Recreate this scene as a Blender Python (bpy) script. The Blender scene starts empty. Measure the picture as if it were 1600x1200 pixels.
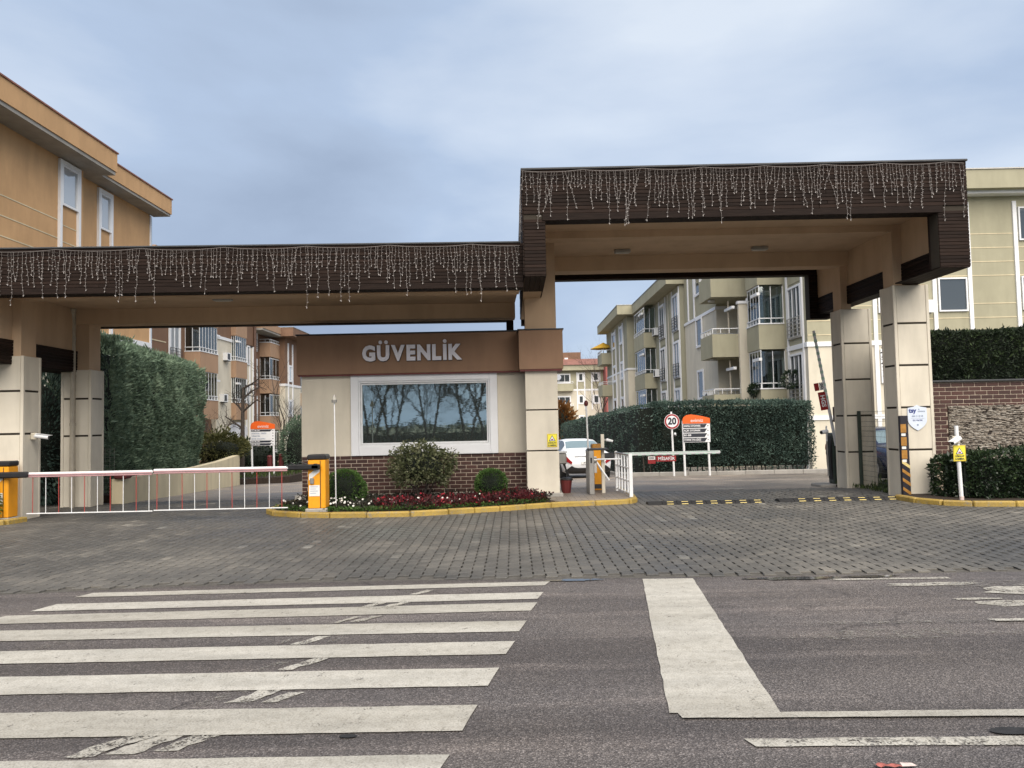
import bpy, math, random
import numpy as np
from mathutils import Vector, Matrix, noise as mnoise
R = math.radians
random.seed(7)
sc = bpy.context.scene
col = sc.collection

# ------------------------------------------------------------------ camera
cam_d = bpy.data.cameras.new('camera')
cam = bpy.data.objects.new('camera', cam_d)
col.objects.link(cam)
sc.camera = cam
cam_d.sensor_width = 36.0
cam_d.lens = 27.0
cam_d.clip_start = 0.1
cam_d.clip_end = 3000
CAM_H, PITCH, ROLL = 1.5, R(2.8), R(1.2)
f_ = Vector((0, math.cos(PITCH), math.sin(PITCH)))
u0_ = Vector((0, -math.sin(PITCH), math.cos(PITCH)))
r0_ = Vector((1, 0, 0))
r_ = r0_ * math.cos(ROLL) - u0_ * math.sin(ROLL)
u_ = r0_ * math.sin(ROLL) + u0_ * math.cos(ROLL)
m = Matrix((r_, u_, -f_)).transposed().to_4x4()
m.translation = (0, 0, CAM_H)
cam.matrix_world = m

# ------------------------------------------------------------------ sky, sun, exposure
SUN_DIR = Vector((0.14, -0.62, 0.72)).normalized()
world = bpy.data.worlds.new('World')
sc.world = world
world.use_nodes = True
nt = world.node_tree
nt.nodes.clear()
def wn(t, **k):
    n = nt.nodes.new(t)
    for a, b in k.items():
        setattr(n, a, b)
    return n
sky = wn('ShaderNodeTexSky', sky_type='NISHITA', sun_disc=False)
sky.sun_elevation = math.asin(SUN_DIR.z)
sky.sun_rotation = math.atan2(SUN_DIR.x, SUN_DIR.y)
sky.air_density = 1.0
sky.dust_density = 1.0
tc = wn('ShaderNodeTexCoord')
mp = wn('ShaderNodeMapping')
mp.inputs['Scale'].default_value = (1.0, 1.0, 2.6)
mp.inputs['Location'].default_value = (5.258, 8.138, 6.138)
nz = wn('ShaderNodeTexNoise')
nz.inputs['Scale'].default_value = 1.25
nz.inputs['Detail'].default_value = 8
nz.inputs['Roughness'].default_value = 0.5
nz.inputs['Distortion'].default_value = 0.25
cover = wn('ShaderNodeValToRGB')
cover.color_ramp.elements[0].position = 0.34
cover.color_ramp.elements[0].color = (0.86, 0.86, 0.86, 1)
cover.color_ramp.elements[1].position = 0.55
cover.color_ramp.elements[1].color = (1, 1, 1, 1)
tone = wn('ShaderNodeValToRGB')
tone.color_ramp.interpolation = 'LINEAR'
e = tone.color_ramp.elements
e[0].position = 0.30; e[0].color = (0.375, 0.408, 0.450, 1)
e[1].position = 0.72; e[1].color = (0.150, 0.190, 0.262, 1)
x = e.new(0.50); x.color = (0.222, 0.275, 0.362, 1)
cl = wn('ShaderNodeVectorMath', operation='SCALE')
cl.inputs['Scale'].default_value = 10.0
mixw = wn('ShaderNodeMixRGB')
bg = wn('ShaderNodeBackground')
bg.inputs['Strength'].default_value = 0.05
out = wn('ShaderNodeOutputWorld')
L = nt.links.new
L(tc.outputs['Generated'], mp.inputs['Vector'])
L(mp.outputs['Vector'], nz.inputs['Vector'])
L(nz.outputs['Fac'], cover.inputs['Fac'])
L(nz.outputs['Fac'], tone.inputs['Fac'])
L(tone.outputs['Color'], cl.inputs[0])
L(cover.outputs['Color'], mixw.inputs['Fac'])
L(sky.outputs['Color'], mixw.inputs['Color1'])
L(cl.outputs['Vector'], mixw.inputs['Color2'])
L(mixw.outputs['Color'], bg.inputs['Color'])
L(bg.outputs['Background'], out.inputs['Surface'])

sun_d = bpy.data.lights.new('sun', 'SUN')
sun_d.energy = 1.5
sun_d.angle = R(80)
sun_d.color = (1.0, 0.90, 0.77)
sun = bpy.data.objects.new('sun', sun_d)
col.objects.link(sun)
sun.rotation_euler = SUN_DIR.to_track_quat('Z', 'Y').to_euler()

vs = sc.view_settings
vs.view_transform = 'Standard'
vs.look = 'None'
vs.exposure = 2.1
vs.gamma = 1.0
vs.use_curve_mapping = False

# ------------------------------------------------------------------ materials
MATS = {}
def newmat(name):
    m = bpy.data.materials.new(name)
    m.use_nodes = True
    t = m.node_tree
    p = t.nodes['Principled BSDF']
    MATS[name] = m
    return m, t, p
def N(t, typ, **k):
    n = t.nodes.new(typ)
    for a, b in k.items():
        setattr(n, a, b)
    return n
def noise_node(t, scale, detail=4, rough=0.55, coord='P', scl=None):
    if coord == 'P':
        g = N(t, 'ShaderNodeNewGeometry'); src = g.outputs['Position']
    else:
        g = N(t, 'ShaderNodeTexCoord'); src = g.outputs['Object']
    if scl:
        mp = N(t, 'ShaderNodeMapping'); mp.inputs['Scale'].default_value = scl
        t.links.new(src, mp.inputs['Vector']); src = mp.outputs['Vector']
    n = N(t, 'ShaderNodeTexNoise')
    n.inputs['Scale'].default_value = scale
    n.inputs['Detail'].default_value = detail
    n.inputs['Roughness'].default_value = rough
    t.links.new(src, n.inputs['Vector'])
    return n
def ramp(t, fac, stops):
    r = N(t, 'ShaderNodeValToRGB')
    el = r.color_ramp.elements
    while len(el) < len(stops):
        el.new(0.5)
    for i, (p, c) in enumerate(stops):
        el[i].position = p
        el[i].color = tuple(c) + (1,) if len(c) == 3 else c
    t.links.new(fac, r.inputs['Fac'])
    return r
def mul(t, a, b, fac=1.0, mode='MULTIPLY'):
    n = N(t, 'ShaderNodeMixRGB', blend_type=mode)
    n.inputs['Fac'].default_value = fac
    for s, v in (('Color1', a), ('Color2', b)):
        if isinstance(v, (tuple, list)):
            n.inputs[s].default_value = tuple(v) + (1,)
        else:
            t.links.new(v, n.inputs[s])
    return n
def bump(t, p, h, strength, dist):
    b = N(t, 'ShaderNodeBump')
    b.inputs['Strength'].default_value = strength
    b.inputs['Distance'].default_value = dist
    t.links.new(h, b.inputs['Height'])
    t.links.new(b.outputs['Normal'], p.inputs['Normal'])

def mat_simple(name, c, rough=0.6, metal=0.0, var=0.12, scale=6.0, bmp=0.0, spec=0.4, rnd=0.0):
    m, t, p = newmat(name)
    n = noise_node(t, scale, 5, 0.6)
    r = ramp(t, n.outputs['Fac'], [(0.3, [v * (1 - var) for v in c]), (0.7, [min(1, v * (1 + var)) for v in c])])
    src = r.outputs['Color']
    if rnd:
        oi = N(t, 'ShaderNodeObjectInfo')
        rr = ramp(t, oi.outputs['Random'], [(0, (1 - rnd,) * 3), (1, (1 + rnd,) * 3)])
        src = mul(t, src, rr.outputs['Color']).outputs['Color']
    t.links.new(src, p.inputs['Base Color'])
    p.inputs['Roughness'].default_value = rough
    p.inputs['Metallic'].default_value = metal
    p.inputs['Specular IOR Level'].default_value = spec
    if bmp:
        n2 = noise_node(t, 60, 3, 0.6)
        bump(t, p, n2.outputs['Fac'], bmp, 0.01)
    return m
def mat_plaster(name, c, stain=0.22, bmp=0.25, fine=90):
    """render coat: blotches, faint vertical rain streaks, fine grain"""
    m, t, p = newmat(name)
    a = noise_node(t, 0.9, 6, 0.6)
    b = noise_node(t, 1.0, 6, 0.6, scl=(2.4, 2.4, 0.5))
    ra = ramp(t, a.outputs['Fac'], [(0.3, [v * (1 - stain * .5) for v in c]), (0.7, [min(1, v * (1 + stain * .25)) for v in c])])
    rb = ramp(t, b.outputs['Fac'], [(0.36, (1 - stain,) * 3), (0.56, (1, 1, 1))])
    x = mul(t, ra.outputs['Color'], rb.outputs['Color'], 0.5)
    t.links.new(x.outputs['Color'], p.inputs['Base Color'])
    p.inputs['Roughness'].default_value = 0.85
    p.inputs['Specular IOR Level'].default_value = 0.2
    n2 = noise_node(t, fine, 3, 0.6)
    bump(t, p, n2.outputs['Fac'], bmp, 0.004)
    return m
def mat_tone(name, stops, rough=0.6, trans=0.0, spec=0.3, bmp=None):
    """colour picked by the per-piece attribute 'tone'"""
    m, t, p = newmat(name)
    at = N(t, 'ShaderNodeAttribute', attribute_name='tone')
    r = ramp(t, at.outputs['Fac'], stops)
    src = r.outputs['Color']
    t.links.new(src, p.inputs['Base Color'])
    p.inputs['Roughness'].default_value = rough
    p.inputs['Specular IOR Level'].default_value = spec
    if trans:
        tr = N(t, 'ShaderNodeBsdfTranslucent')
        t.links.new(src, tr.inputs['Color'])
        mx = N(t, 'ShaderNodeMixShader'); mx.inputs['Fac'].default_value = trans
        o = t.nodes['Material Output']
        t.links.new(p.outputs['BSDF'], mx.inputs[1]); t.links.new(tr.outputs['BSDF'], mx.inputs[2])
        t.links.new(mx.outputs['Shader'], o.inputs['Surface'])
    return m

BEIGE = (0.67, 0.615, 0.505)
TAN = (0.54, 0.39, 0.26)
mat_plaster('beige', BEIGE, 0.22, 0.15)
mat_plaster('cladding', (0.66, 0.61, 0.51), 0.28, 0.10, 140)
mat_plaster('tan', TAN, 0.2)
mat_plaster('tan_house', (0.53, 0.33, 0.172), 0.2)
mat_plaster('brown_band', (0.275, 0.172, 0.112), 0.2)
mat_plaster('olive', (0.365, 0.345, 0.25), 0.16)
mat_plaster('olive_dark', (0.32, 0.31, 0.235), 0.16)
mat_plaster('cream', (0.62, 0.575, 0.475), 0.16)
mat_plaster('cream_wall', (0.63, 0.55, 0.38), 0.25)
mat_plaster('brown_house', (0.20, 0.12, 0.08), 0.16)
mat_plaster('orange_house', (0.38, 0.25, 0.165), 0.14)
mat_plaster('pink_house', (0.30, 0.10, 0.09), 0.16)
mat_plaster('concrete', (0.34, 0.325, 0.30), 0.3)
mat_simple('sand_joint', (0.085, 0.079, 0.07), 0.95, var=0.3, scale=20)
mat_simple('joint', (0.035, 0.028, 0.02), 0.9)
mat_simple('white_paint', (0.74, 0.75, 0.77), 0.45, var=0.04, scale=3)
mat_simple('white_metal', (0.72, 0.73, 0.74), 0.35, var=0.06, scale=9)
mat_simple('grey_metal', (0.33, 0.32, 0.30), 0.38, metal=0.55, var=0.1)
mat_simple('dark_metal', (0.035, 0.037, 0.04), 0.45, var=0.2)
mat_simple('green_metal', (0.035, 0.05, 0.04), 0.5, var=0.2)
mat_simple('letter_face', (0.70, 0.69, 0.74), 0.4, var=0.06, scale=12)
mat_simple('letter_shadow_dark', (0.06, 0.045, 0.04), 0.5)
mat_simple('orange_paint', (0.78, 0.33, 0.015), 0.42, var=0.08, scale=5)
mat_simple('black_plastic', (0.018, 0.018, 0.02), 0.42, var=0.2)
mat_simple('black_band', (0.014, 0.013, 0.02), 0.6, var=0.2)
mat_simple('amber', (0.34, 0.165, 0.03), 0.5, var=0.2, scale=14)
mat_simple('pale_red', (0.46, 0.26, 0.27), 0.45, var=0.1)
mat_simple('red_paint', (0.38, 0.06, 0.05), 0.45, var=0.1)
mat_simple('red_plate', (0.30, 0.018, 0.02), 0.4, var=0.08)
mat_simple('dark_red', (0.12, 0.02, 0.02), 0.5, var=0.2)
mat_simple('yellow_sign', (0.80, 0.70, 0.06), 0.45, var=0.06)
mat_simple('orange_sign', (0.72, 0.115, 0.015), 0.4, var=0.06)
mat_simple('sign_white', (0.72, 0.73, 0.75), 0.4, var=0.03)
mat_simple('shield_white', (0.60, 0.66, 0.76), 0.3, var=0.05)
mat_simple('ink_blue', (0.03, 0.05, 0.22), 0.5)
mat_simple('ink_grey', (0.25, 0.30, 0.40), 0.5)
mat_simple('ink_dark', (0.025, 0.028, 0.04), 0.5)
mat_simple('boom_green', (0.42, 0.60, 0.50), 0.4, var=0.1)
mat_simple('sticker', (0.70, 0.70, 0.68), 0.5, var=0.05)
mat_simple('tyre', (0.015, 0.015, 0.016), 0.8)
mat_simple('tail_red', (0.25, 0.012, 0.015), 0.12, var=0.1)
mat_simple('car_white', (0.72, 0.74, 0.77), 0.22, var=0.02, spec=0.6)
mat_simple('car_blue', (0.012, 0.02, 0.06), 0.2, var=0.05, spec=0.6)
mat_simple('pipe_paint', (0.40, 0.36, 0.29), 0.5, var=0.15)
mat_simple('pipe_brown', (0.11, 0.06, 0.04), 0.5)
mat_simple('roof_tile', (0.22, 0.10, 0.075), 0.8, var=0.3, scale=2)
mat_simple('umbrella', (0.62, 0.36, 0.03), 0.7, var=0.15)
mat_simple('rubber', (0.02, 0.02, 0.021), 0.75, var=0.3, scale=20)
mat_simple('bump_yellow', (0.62, 0.50, 0.20), 0.6, var=0.2, scale=30)
mat_simple('soil', (0.03, 0.02, 0.014), 0.95, var=0.4, scale=14, bmp=0.8)
mat_simple('bark', (0.05, 0.04, 0.033), 0.9, var=0.3, scale=14, bmp=0.6)
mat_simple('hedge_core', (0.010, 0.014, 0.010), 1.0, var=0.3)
mat_simple('dish', (0.30, 0.32, 0.36), 0.5)
mat_simple('interior', (0.08, 0.075, 0.07), 0.9)
mat_simple('light_wire', (0.20, 0.18, 0.17), 0.5)
mat_simple('light_bulb', (0.36, 0.335, 0.32), 0.35)
mat_simple('lamp_glass', (0.45, 0.43, 0.38), 0.4)
mat_simple('litter_red', (0.33, 0.10, 0.08), 0.5, var=0.4, scale=30)
mat_simple('litter_pink', (0.62, 0.50, 0.46), 0.5, var=0.2, scale=30)
mat_simple('curtain', (0.62, 0.62, 0.60), 0.8, var=0.2, scale=8)
mat_simple('mortar', (0.46, 0.385, 0.31), 0.95, var=0.15, scale=30, bmp=0.4)

# dark wood cladding board
m, t, p = newmat('wood')
oi = N(t, 'ShaderNodeObjectInfo')
n = noise_node(t, 3.0, 6, 0.65, scl=(1.2, 1.2, 22))
r = ramp(t, n.outputs['Fac'], [(0.3, (0.010, 0.0062, 0.005)), (0.7, (0.027, 0.0172, 0.0135))])
rr = ramp(t, oi.outputs['Random'], [(0, (0.7, 0.7, 0.7)), (1, (1.35, 1.3, 1.25))])
x = mul(t, r.outputs['Color'], rr.outputs['Color'])
t.links.new(x.outputs['Color'], p.inputs['Base Color'])
p.inputs['Roughness'].default_value = 0.7
p.inputs['Specular IOR Level'].default_value = 0.12
bump(t, p, n.outputs['Fac'], 0.35, 0.006)

# brick, each with its own tone
m, t, p = newmat('brick')
oi = N(t, 'ShaderNodeObjectInfo')
rr = ramp(t, oi.outputs['Random'], [(0, (0.036, 0.014, 0.011)), (0.5, (0.052, 0.020, 0.015)), (1, (0.072, 0.028, 0.021))])
n = noise_node(t, 40, 4, 0.6)
r = ramp(t, n.outputs['Fac'], [(0.3, (0.8, 0.8, 0.8)), (0.7, (1.15, 1.15, 1.15))])
x = mul(t, rr.outputs['Color'], r.outputs['Color'])
t.links.new(x.outputs['Color'], p.inputs['Base Color'])
p.inputs['Roughness'].default_value = 0.7
bump(t, p, n.outputs['Fac'], 0.4, 0.004)

# pavers: own tone per stone, large worn / dusty patches, damp gloss
def paver_mat(name, use_tone=True):
    m, t, p = newmat(name)
    big = noise_node(t, 0.42, 5, 0.6)
    fine = noise_node(t, 45, 4, 0.65)
    if use_tone:
        at = N(t, 'ShaderNodeAttribute', attribute_name='tone')
        base = ramp(t, at.outputs['Fac'], [(0.0, (0.073, 0.0705, 0.066)), (0.45, (0.093, 0.090, 0.085)), (0.8, (0.117, 0.111, 0.102)), (1.0, (0.19, 0.186, 0.172))]).outputs['Color']
    else:
        br = N(t, 'ShaderNodeTexBrick')
        g = N(t, 'ShaderNodeNewGeometry')
        t.links.new(g.outputs['Position'], br.inputs['Vector'])
        br.inputs['Scale'].default_value = 1.0
        br.inputs['Brick Width'].default_value = 0.22
        br.inputs['Row Height'].default_value = 0.13
        br.inputs['Mortar Size'].default_value = 0.006
        br.inputs['Color1'].default_value = (0.25, 0.215, 0.185, 1)
        br.inputs['Color2'].default_value = (0.20, 0.175, 0.155, 1)
        br.inputs['Mortar'].default_value = (0.06, 0.055, 0.05, 1)
        base = br.outputs['Color']
    rb = ramp(t, big.outputs['Fac'], [(0.36, (0.72, 0.74, 0.77)), (0.52, (1.0, 0.99, 0.96)), (0.66, (1.55, 1.5, 1.4))])
    rf = ramp(t, fine.outputs['Fac'], [(0.3, (0.8, 0.8, 0.8)), (0.7, (1.2, 1.2, 1.2))])
    a = mul(t, base, rb.outputs['Color'])
    b = mul(t, a.outputs['Color'], rf.outputs['Color'])
    t.links.new(b.outputs['Color'], p.inputs['Base Color'])
    rg = ramp(t, big.outputs['Fac'], [(0.36, (0.42, 0.42, 0.42)), (0.6, (0.72, 0.72, 0.72))])
    t.links.new(rg.outputs['Color'], p.inputs['Roughness'])
    bump(t, p, fine.outputs['Fac'], 0.3, 0.004)
paver_mat('paver')
paver_mat('paver_far', False)

# asphalt: stone chips in bitumen
m, t, p = newmat('asphalt')
g = N(t, 'ShaderNodeNewGeometry')
vo = N(t, 'ShaderNodeTexVoronoi')
vo.inputs['Scale'].default_value = 115
t.links.new(g.outputs['Position'], vo.inputs['Vector'])
chip = N(t, 'ShaderNodeSeparateColor')
t.links.new(vo.outputs['Color'], chip.inputs['Color'])
rc = ramp(t, chip.outputs['Red'], [(0.0, (0.078, 0.070, 0.067)), (0.5, (0.120, 0.108, 0.103)), (0.8, (0.160, 0.146, 0.139)), (1.0, (0.25, 0.23, 0.22))])
re_ = ramp(t, vo.outputs['Distance'], [(0.25, (1, 1, 1)), (0.75, (0.5, 0.5, 0.5))])
a = mul(t, rc.outputs['Color'], re_.outputs['Color'])
bg_ = noise_node(t, 0.5, 6, 0.62)
rb = ramp(t, bg_.outputs['Fac'], [(0.32, (0.82, 0.82, 0.85)), (0.68, (1.22, 1.18, 1.14))])
a = mul(t, a.outputs['Color'], rb.outputs['Color'])
st = noise_node(t, 0.8, 5, 0.65, scl=(0.25, 3.2, 1))
rs = ramp(t, st.outputs['Fac'], [(0.52, (1, 1, 1)), (0.66, (1.6, 1.58, 1.55))])
a = mul(t, a.outputs['Color'], rs.outputs['Color'])
ln = noise_node(t, 1.0, 3, 0.5, scl=(0.06, 1.1, 1))
rl_ = ramp(t, ln.outputs['Fac'], [(0.38, (0.76, 0.75, 0.75)), (0.62, (1.18, 1.18, 1.18))])
a = mul(t, a.outputs['Color'], rl_.outputs['Color'])
dist = noise_node(t, 2.2, 4, 0.6)
wv = N(t, 'ShaderNodeVectorMath', operation='MULTIPLY_ADD')
t.links.new(dist.outputs['Color'], wv.inputs[0]); wv.inputs[1].default_value = (0.9, 0.9, 0.0)
t.links.new(g.outputs['Position'], wv.inputs[2])
ck = N(t, 'ShaderNodeTexVoronoi', feature='DISTANCE_TO_EDGE'); ck.inputs['Scale'].default_value = 0.42
t.links.new(wv.outputs['Vector'], ck.inputs['Vector'])
rk = ramp(t, ck.outputs['Distance'], [(0.0, (0.45, 0.44, 0.44)), (0.006, (1, 1, 1))])
msk = noise_node(t, 0.55, 2, 0.5)
rm = ramp(t, msk.outputs['Fac'], [(0.50, (0, 0, 0)), (0.58, (0.85, 0.85, 0.85))])
mxk = N(t, 'ShaderNodeMixRGB', blend_type='MULTIPLY')
t.links.new(rm.outputs['Color'], mxk.inputs['Fac']); t.links.new(a.outputs['Color'], mxk.inputs['Color1']); t.links.new(rk.outputs['Color'], mxk.inputs['Color2'])
a = mxk
oil = noise_node(t, 1.9, 3, 0.5)
ro = ramp(t, oil.outputs['Fac'], [(0.66, (1, 1, 1)), (0.76, (0.66, 0.65, 0.65))])
a = mul(t, a.outputs['Color'], ro.outputs['Color'])
t.links.new(a.outputs['Color'], p.inputs['Base Color'])
p.inputs['Roughness'].default_value = 0.62
p.inputs['Specular IOR Level'].default_value = 0.45
bump(t, p, vo.outputs['Distance'], 0.75, 0.008)

def marking_mat(name, wear0, wear1, c=(0.54, 0.52, 0.465), through=True):
    m, t, p = newmat(name)
    w = noise_node(t, 9, 8, 0.75)
    g = N(t, 'ShaderNodeNewGeometry')
    vo = N(t, 'ShaderNodeTexVoronoi'); vo.inputs['Scale'].default_value = 95
    t.links.new(g.outputs['Position'], vo.inputs['Vector'])
    sp = N(t, 'ShaderNodeSeparateColor'); t.links.new(vo.outputs['Color'], sp.inputs['Color'])
    mth = N(t, 'ShaderNodeMath', operation='MULTIPLY_ADD')
    t.links.new(sp.outputs['Green'], mth.inputs[0]); mth.inputs[1].default_value = 0.22
    t.links.new(w.outputs['Fac'], mth.inputs[2])
    k = ramp(t, mth.outputs['Value'], [(wear0, (0, 0, 0)), (wear1, (1, 1, 1))])
    big = noise_node(t, 2.2, 5, 0.6, scl=(0.6, 2.5, 1))
    pc = ramp(t, big.outputs['Fac'], [(0.3, [v * 0.76 for v in c]), (0.65, c)])
    lane = noise_node(t, 1.0, 4, 0.6, scl=(0.12, 1.4, 1))
    g1 = mul(t, pc.outputs['Color'], ramp(t, lane.outputs['Fac'], [(0.36, (0.80, 0.79, 0.77)), (0.6, (1, 1, 1))]).outputs['Color'])
    g2 = mul(t, g1.outputs['Color'], ramp(t, vo.outputs['Distance'], [(0.35, (1, 1, 1)), (0.85, (0.74, 0.73, 0.72))]).outputs['Color'])
    blot = noise_node(t, 14, 6, 0.7)
    g3 = mul(t, g2.outputs['Color'], ramp(t, blot.outputs['Fac'], [(0.30, (0.80, 0.79, 0.77)), (0.55, (1, 1, 1))]).outputs['Color'])
    pc = g3
    t.links.new(pc.outputs['Color'], p.inputs['Base Color'])
    if through:
        tr = N(t, 'ShaderNodeBsdfTransparent')
        mx = N(t, 'ShaderNodeMixShader')
        t.links.new(k.outputs['Color'], mx.inputs['Fac'])
        t.links.new(p.outputs['BSDF'], mx.inputs[1]); t.links.new(tr.outputs['BSDF'], mx.inputs[2])
        t.links.new(mx.outputs['Shader'], t.nodes['Material Output'].inputs['Surface'])
    else:
        mx = N(t, 'ShaderNodeMixRGB')
        t.links.new(k.outputs['Color'], mx.inputs['Fac'])
        t.links.new(pc.outputs['Color'], mx.inputs['Color1'])
        mx.inputs['Color2'].default_value = (0.20, 0.19, 0.17, 1)
        t.links.new(mx.outputs['Color'], p.inputs['Base Color'])
    p.inputs['Roughness'].default_value = 0.6
    bump(t, p, vo.outputs['Distance'], 0.35, 0.004)
marking_mat('road_paint', 0.74, 0.92)
marking_mat('road_paint_old', 0.58, 0.78)
marking_mat('road_paint_ghost', 0.42, 0.60, (0.28, 0.265, 0.24))
marking_mat('kerb_paint', 0.68, 0.84, (0.50, 0.345, 0.075), False)

# glass
m, t, p = newmat('mirror_glass')
n = noise_node(t, 5.0, 3, 0.5, scl=(1.0, 1.0, 3.2))
p.inputs['Base Color'].default_value = (0.44, 0.515, 0.49, 1)
p.inputs['Metallic'].default_value = 0.94
p.inputs['Roughness'].default_value = 0.015
bump(t, p, n.outputs['Fac'], 0.007, 0.03)
def glass_mat(name, c, refl=0.35):
    m, t, p = newmat(name)
    n = noise_node(t, 1.3, 2, 0.5)
    p.inputs['Base Color'].default_value = c + (1,)
    p.inputs['Metallic'].default_value = refl
    p.inputs['Roughness'].default_value = 0.04
    p.inputs['Specular IOR Level'].default_value = 0.8
    bump(t, p, n.outputs['Fac'], 0.06, 0.03)
glass_mat('pane', (0.10, 0.115, 0.125), 0.5)
glass_mat('pane_light', (0.46, 0.49, 0.52), 0.35)
glass_mat('car_glass', (0.33, 0.42, 0.42), 0.6)
m, t, p = newmat('glazing')
tr = N(t, 'ShaderNodeBsdfTransparent'); tr.inputs['Color'].default_value = (0.82, 0.87, 0.86, 1)
gl = N(t, 'ShaderNodeBsdfGlossy'); gl.inputs['Roughness'].default_value = 0.03
gl.inputs['Color'].default_value = (0.8, 0.85, 0.88, 1)
lw = N(t, 'ShaderNodeLayerWeight'); lw.inputs['Blend'].default_value = 0.45
mx = N(t, 'ShaderNodeMixShader')
t.links.new(lw.outputs['Fresnel'], mx.inputs['Fac'])
t.links.new(tr.outputs['BSDF'], mx.inputs[1]); t.links.new(gl.outputs['BSDF'], mx.inputs[2])
t.links.new(mx.outputs['Shader'], t.nodes['Material Output'].inputs['Surface'])
def clear_mat(name, tint, blend):
    m, t, p = newmat(name)
    tr = N(t, 'ShaderNodeBsdfTransparent'); tr.inputs['Color'].default_value = tint + (1,)
    gl = N(t, 'ShaderNodeBsdfGlossy'); gl.inputs['Roughness'].default_value = 0.03
    gl.inputs['Color'].default_value = (0.8, 0.85, 0.88, 1)
    lw = N(t, 'ShaderNodeLayerWeight'); lw.inputs['Blend'].default_value = blend
    mx = N(t, 'ShaderNodeMixShader')
    t.links.new(lw.outputs['Fresnel'], mx.inputs['Fac'])
    t.links.new(tr.outputs['BSDF'], mx.inputs[1]); t.links.new(gl.outputs['BSDF'], mx.inputs[2])
    t.links.new(mx.outputs['Shader'], t.nodes['Material Output'].inputs['Surface'])
clear_mat('glazing_dark', (0.62, 0.66, 0.66), 0.4)
m, t, p = newmat('puddle_water')
p.inputs['Base Color'].default_value = (0.03, 0.03, 0.03, 1)
p.inputs['Roughness'].default_value = 0.06
p.inputs['Specular IOR Level'].default_value = 0.7

# ground and planting
m, t, p = newmat('ground')
n = noise_node(t, 0.3, 6, 0.6)
r = ramp(t, n.outputs['Fac'], [(0.35, (0.035, 0.05, 0.02)), (0.65, (0.09, 0.085, 0.05))])
t.links.new(r.outputs['Color'], p.inputs['Base Color']); p.inputs['Roughness'].default_value = 0.95
mat_tone('hedge_leaf', [(0, (0.024, 0.043, 0.037)), (0.6, (0.050, 0.084, 0.068)), (1, (0.095, 0.14, 0.112))], 0.65, 0.12)
mat_tone('hedge_leaf_upper', [(0, (0.010, 0.017, 0.010)), (0.6, (0.022, 0.036, 0.018)), (1, (0.055, 0.085, 0.03))], 0.65, 0.12)
mat_tone('cypress_leaf', [(0, (0.062, 0.098, 0.064)), (0.55, (0.140, 0.205, 0.138)), (1, (0.23, 0.30, 0.205))], 0.7, 0.15)
mat_tone('glossy_leaf', [(0, (0.010, 0.018, 0.010)), (0.6, (0.022, 0.040, 0.018)), (1, (0.055, 0.085, 0.035))], 0.35, 0.10, 0.5)
mat_tone('box_leaf', [(0, (0.028, 0.058, 0.016)), (0.6, (0.070, 0.135, 0.034)), (1, (0.125, 0.21, 0.06))], 0.5, 0.15)
mat_tone('variegated_leaf', [(0, (0.030, 0.038, 0.016)), (0.5, (0.085, 0.098, 0.045)), (0.8, (0.18, 0.185, 0.10)), (1, (0.34, 0.34, 0.23))], 0.5, 0.15)
mat_tone('bush_leaf', [(0, (0.035, 0.040, 0.012)), (0.6, (0.085, 0.090, 0.03)), (1, (0.17, 0.16, 0.07))], 0.6, 0.15)
mat_tone('autumn_leaf', [(0, (0.09, 0.035, 0.01)), (1, (0.26, 0.12, 0.03))], 0.7, 0.15)
mat_tone('yellow_leaf', [(0, (0.05, 0.06, 0.01)), (0.6, (0.16, 0.15, 0.02)), (1, (0.42, 0.33, 0.04))], 0.6, 0.15)
mat_tone('grass_blade', [(0, (0.02, 0.035, 0.008)), (1, (0.075, 0.11, 0.03))], 0.7, 0.15)
mat_tone('bed_leaf', [(0, (0.012, 0.018, 0.010)), (0.6, (0.025, 0.022, 0.016)), (1, (0.05, 0.045, 0.03))], 0.6, 0.1)
mat_tone('red_leaf', [(0, (0.028, 0.006, 0.008)), (0.75, (0.085, 0.012, 0.016)), (1, (0.20, 0.025, 0.03))], 0.6, 0.1)
mat_tone('petal', [(0, (0.30, 0.012, 0.025)), (0.42, (0.38, 0.03, 0.05)), (0.5, (0.72, 0.70, 0.66)), (1, (0.80, 0.79, 0.76))], 0.6, 0.2)
mat_tone('stone_strip', [(0, (0.05, 0.04, 0.035)), (0.12, (0.10, 0.08, 0.065)), (0.2, (0.24, 0.205, 0.17)), (0.7, (0.33, 0.295, 0.25)), (1, (0.41, 0.38, 0.335))], 0.8)

# ------------------------------------------------------------------ helpers
def link(o, parent=None):
    col.objects.link(o)
    if parent is not None:
        o.parent = parent
    return o
def tag(o, label=None, cat=None, group=None, kind=None):
    if label: o['label'] = label
    if cat: o['category'] = cat
    if group: o['group'] = group
    if kind: o['kind'] = kind
    return o
def empty(name, loc=(0, 0, 0), rz=0.0, label=None, cat=None, group=None):
    o = bpy.data.objects.new(name, None)
    o.empty_display_size = 0.2
    o.location = loc
    o.rotation_euler = (0, 0, rz)
    link(o)
    return tag(o, label, cat, group)
def copy_tree(o, parent=None):
    c = o.copy()
    link(c, parent)
    for ch in list(o.children):
        copy_tree(ch, c)
    return c

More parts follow.
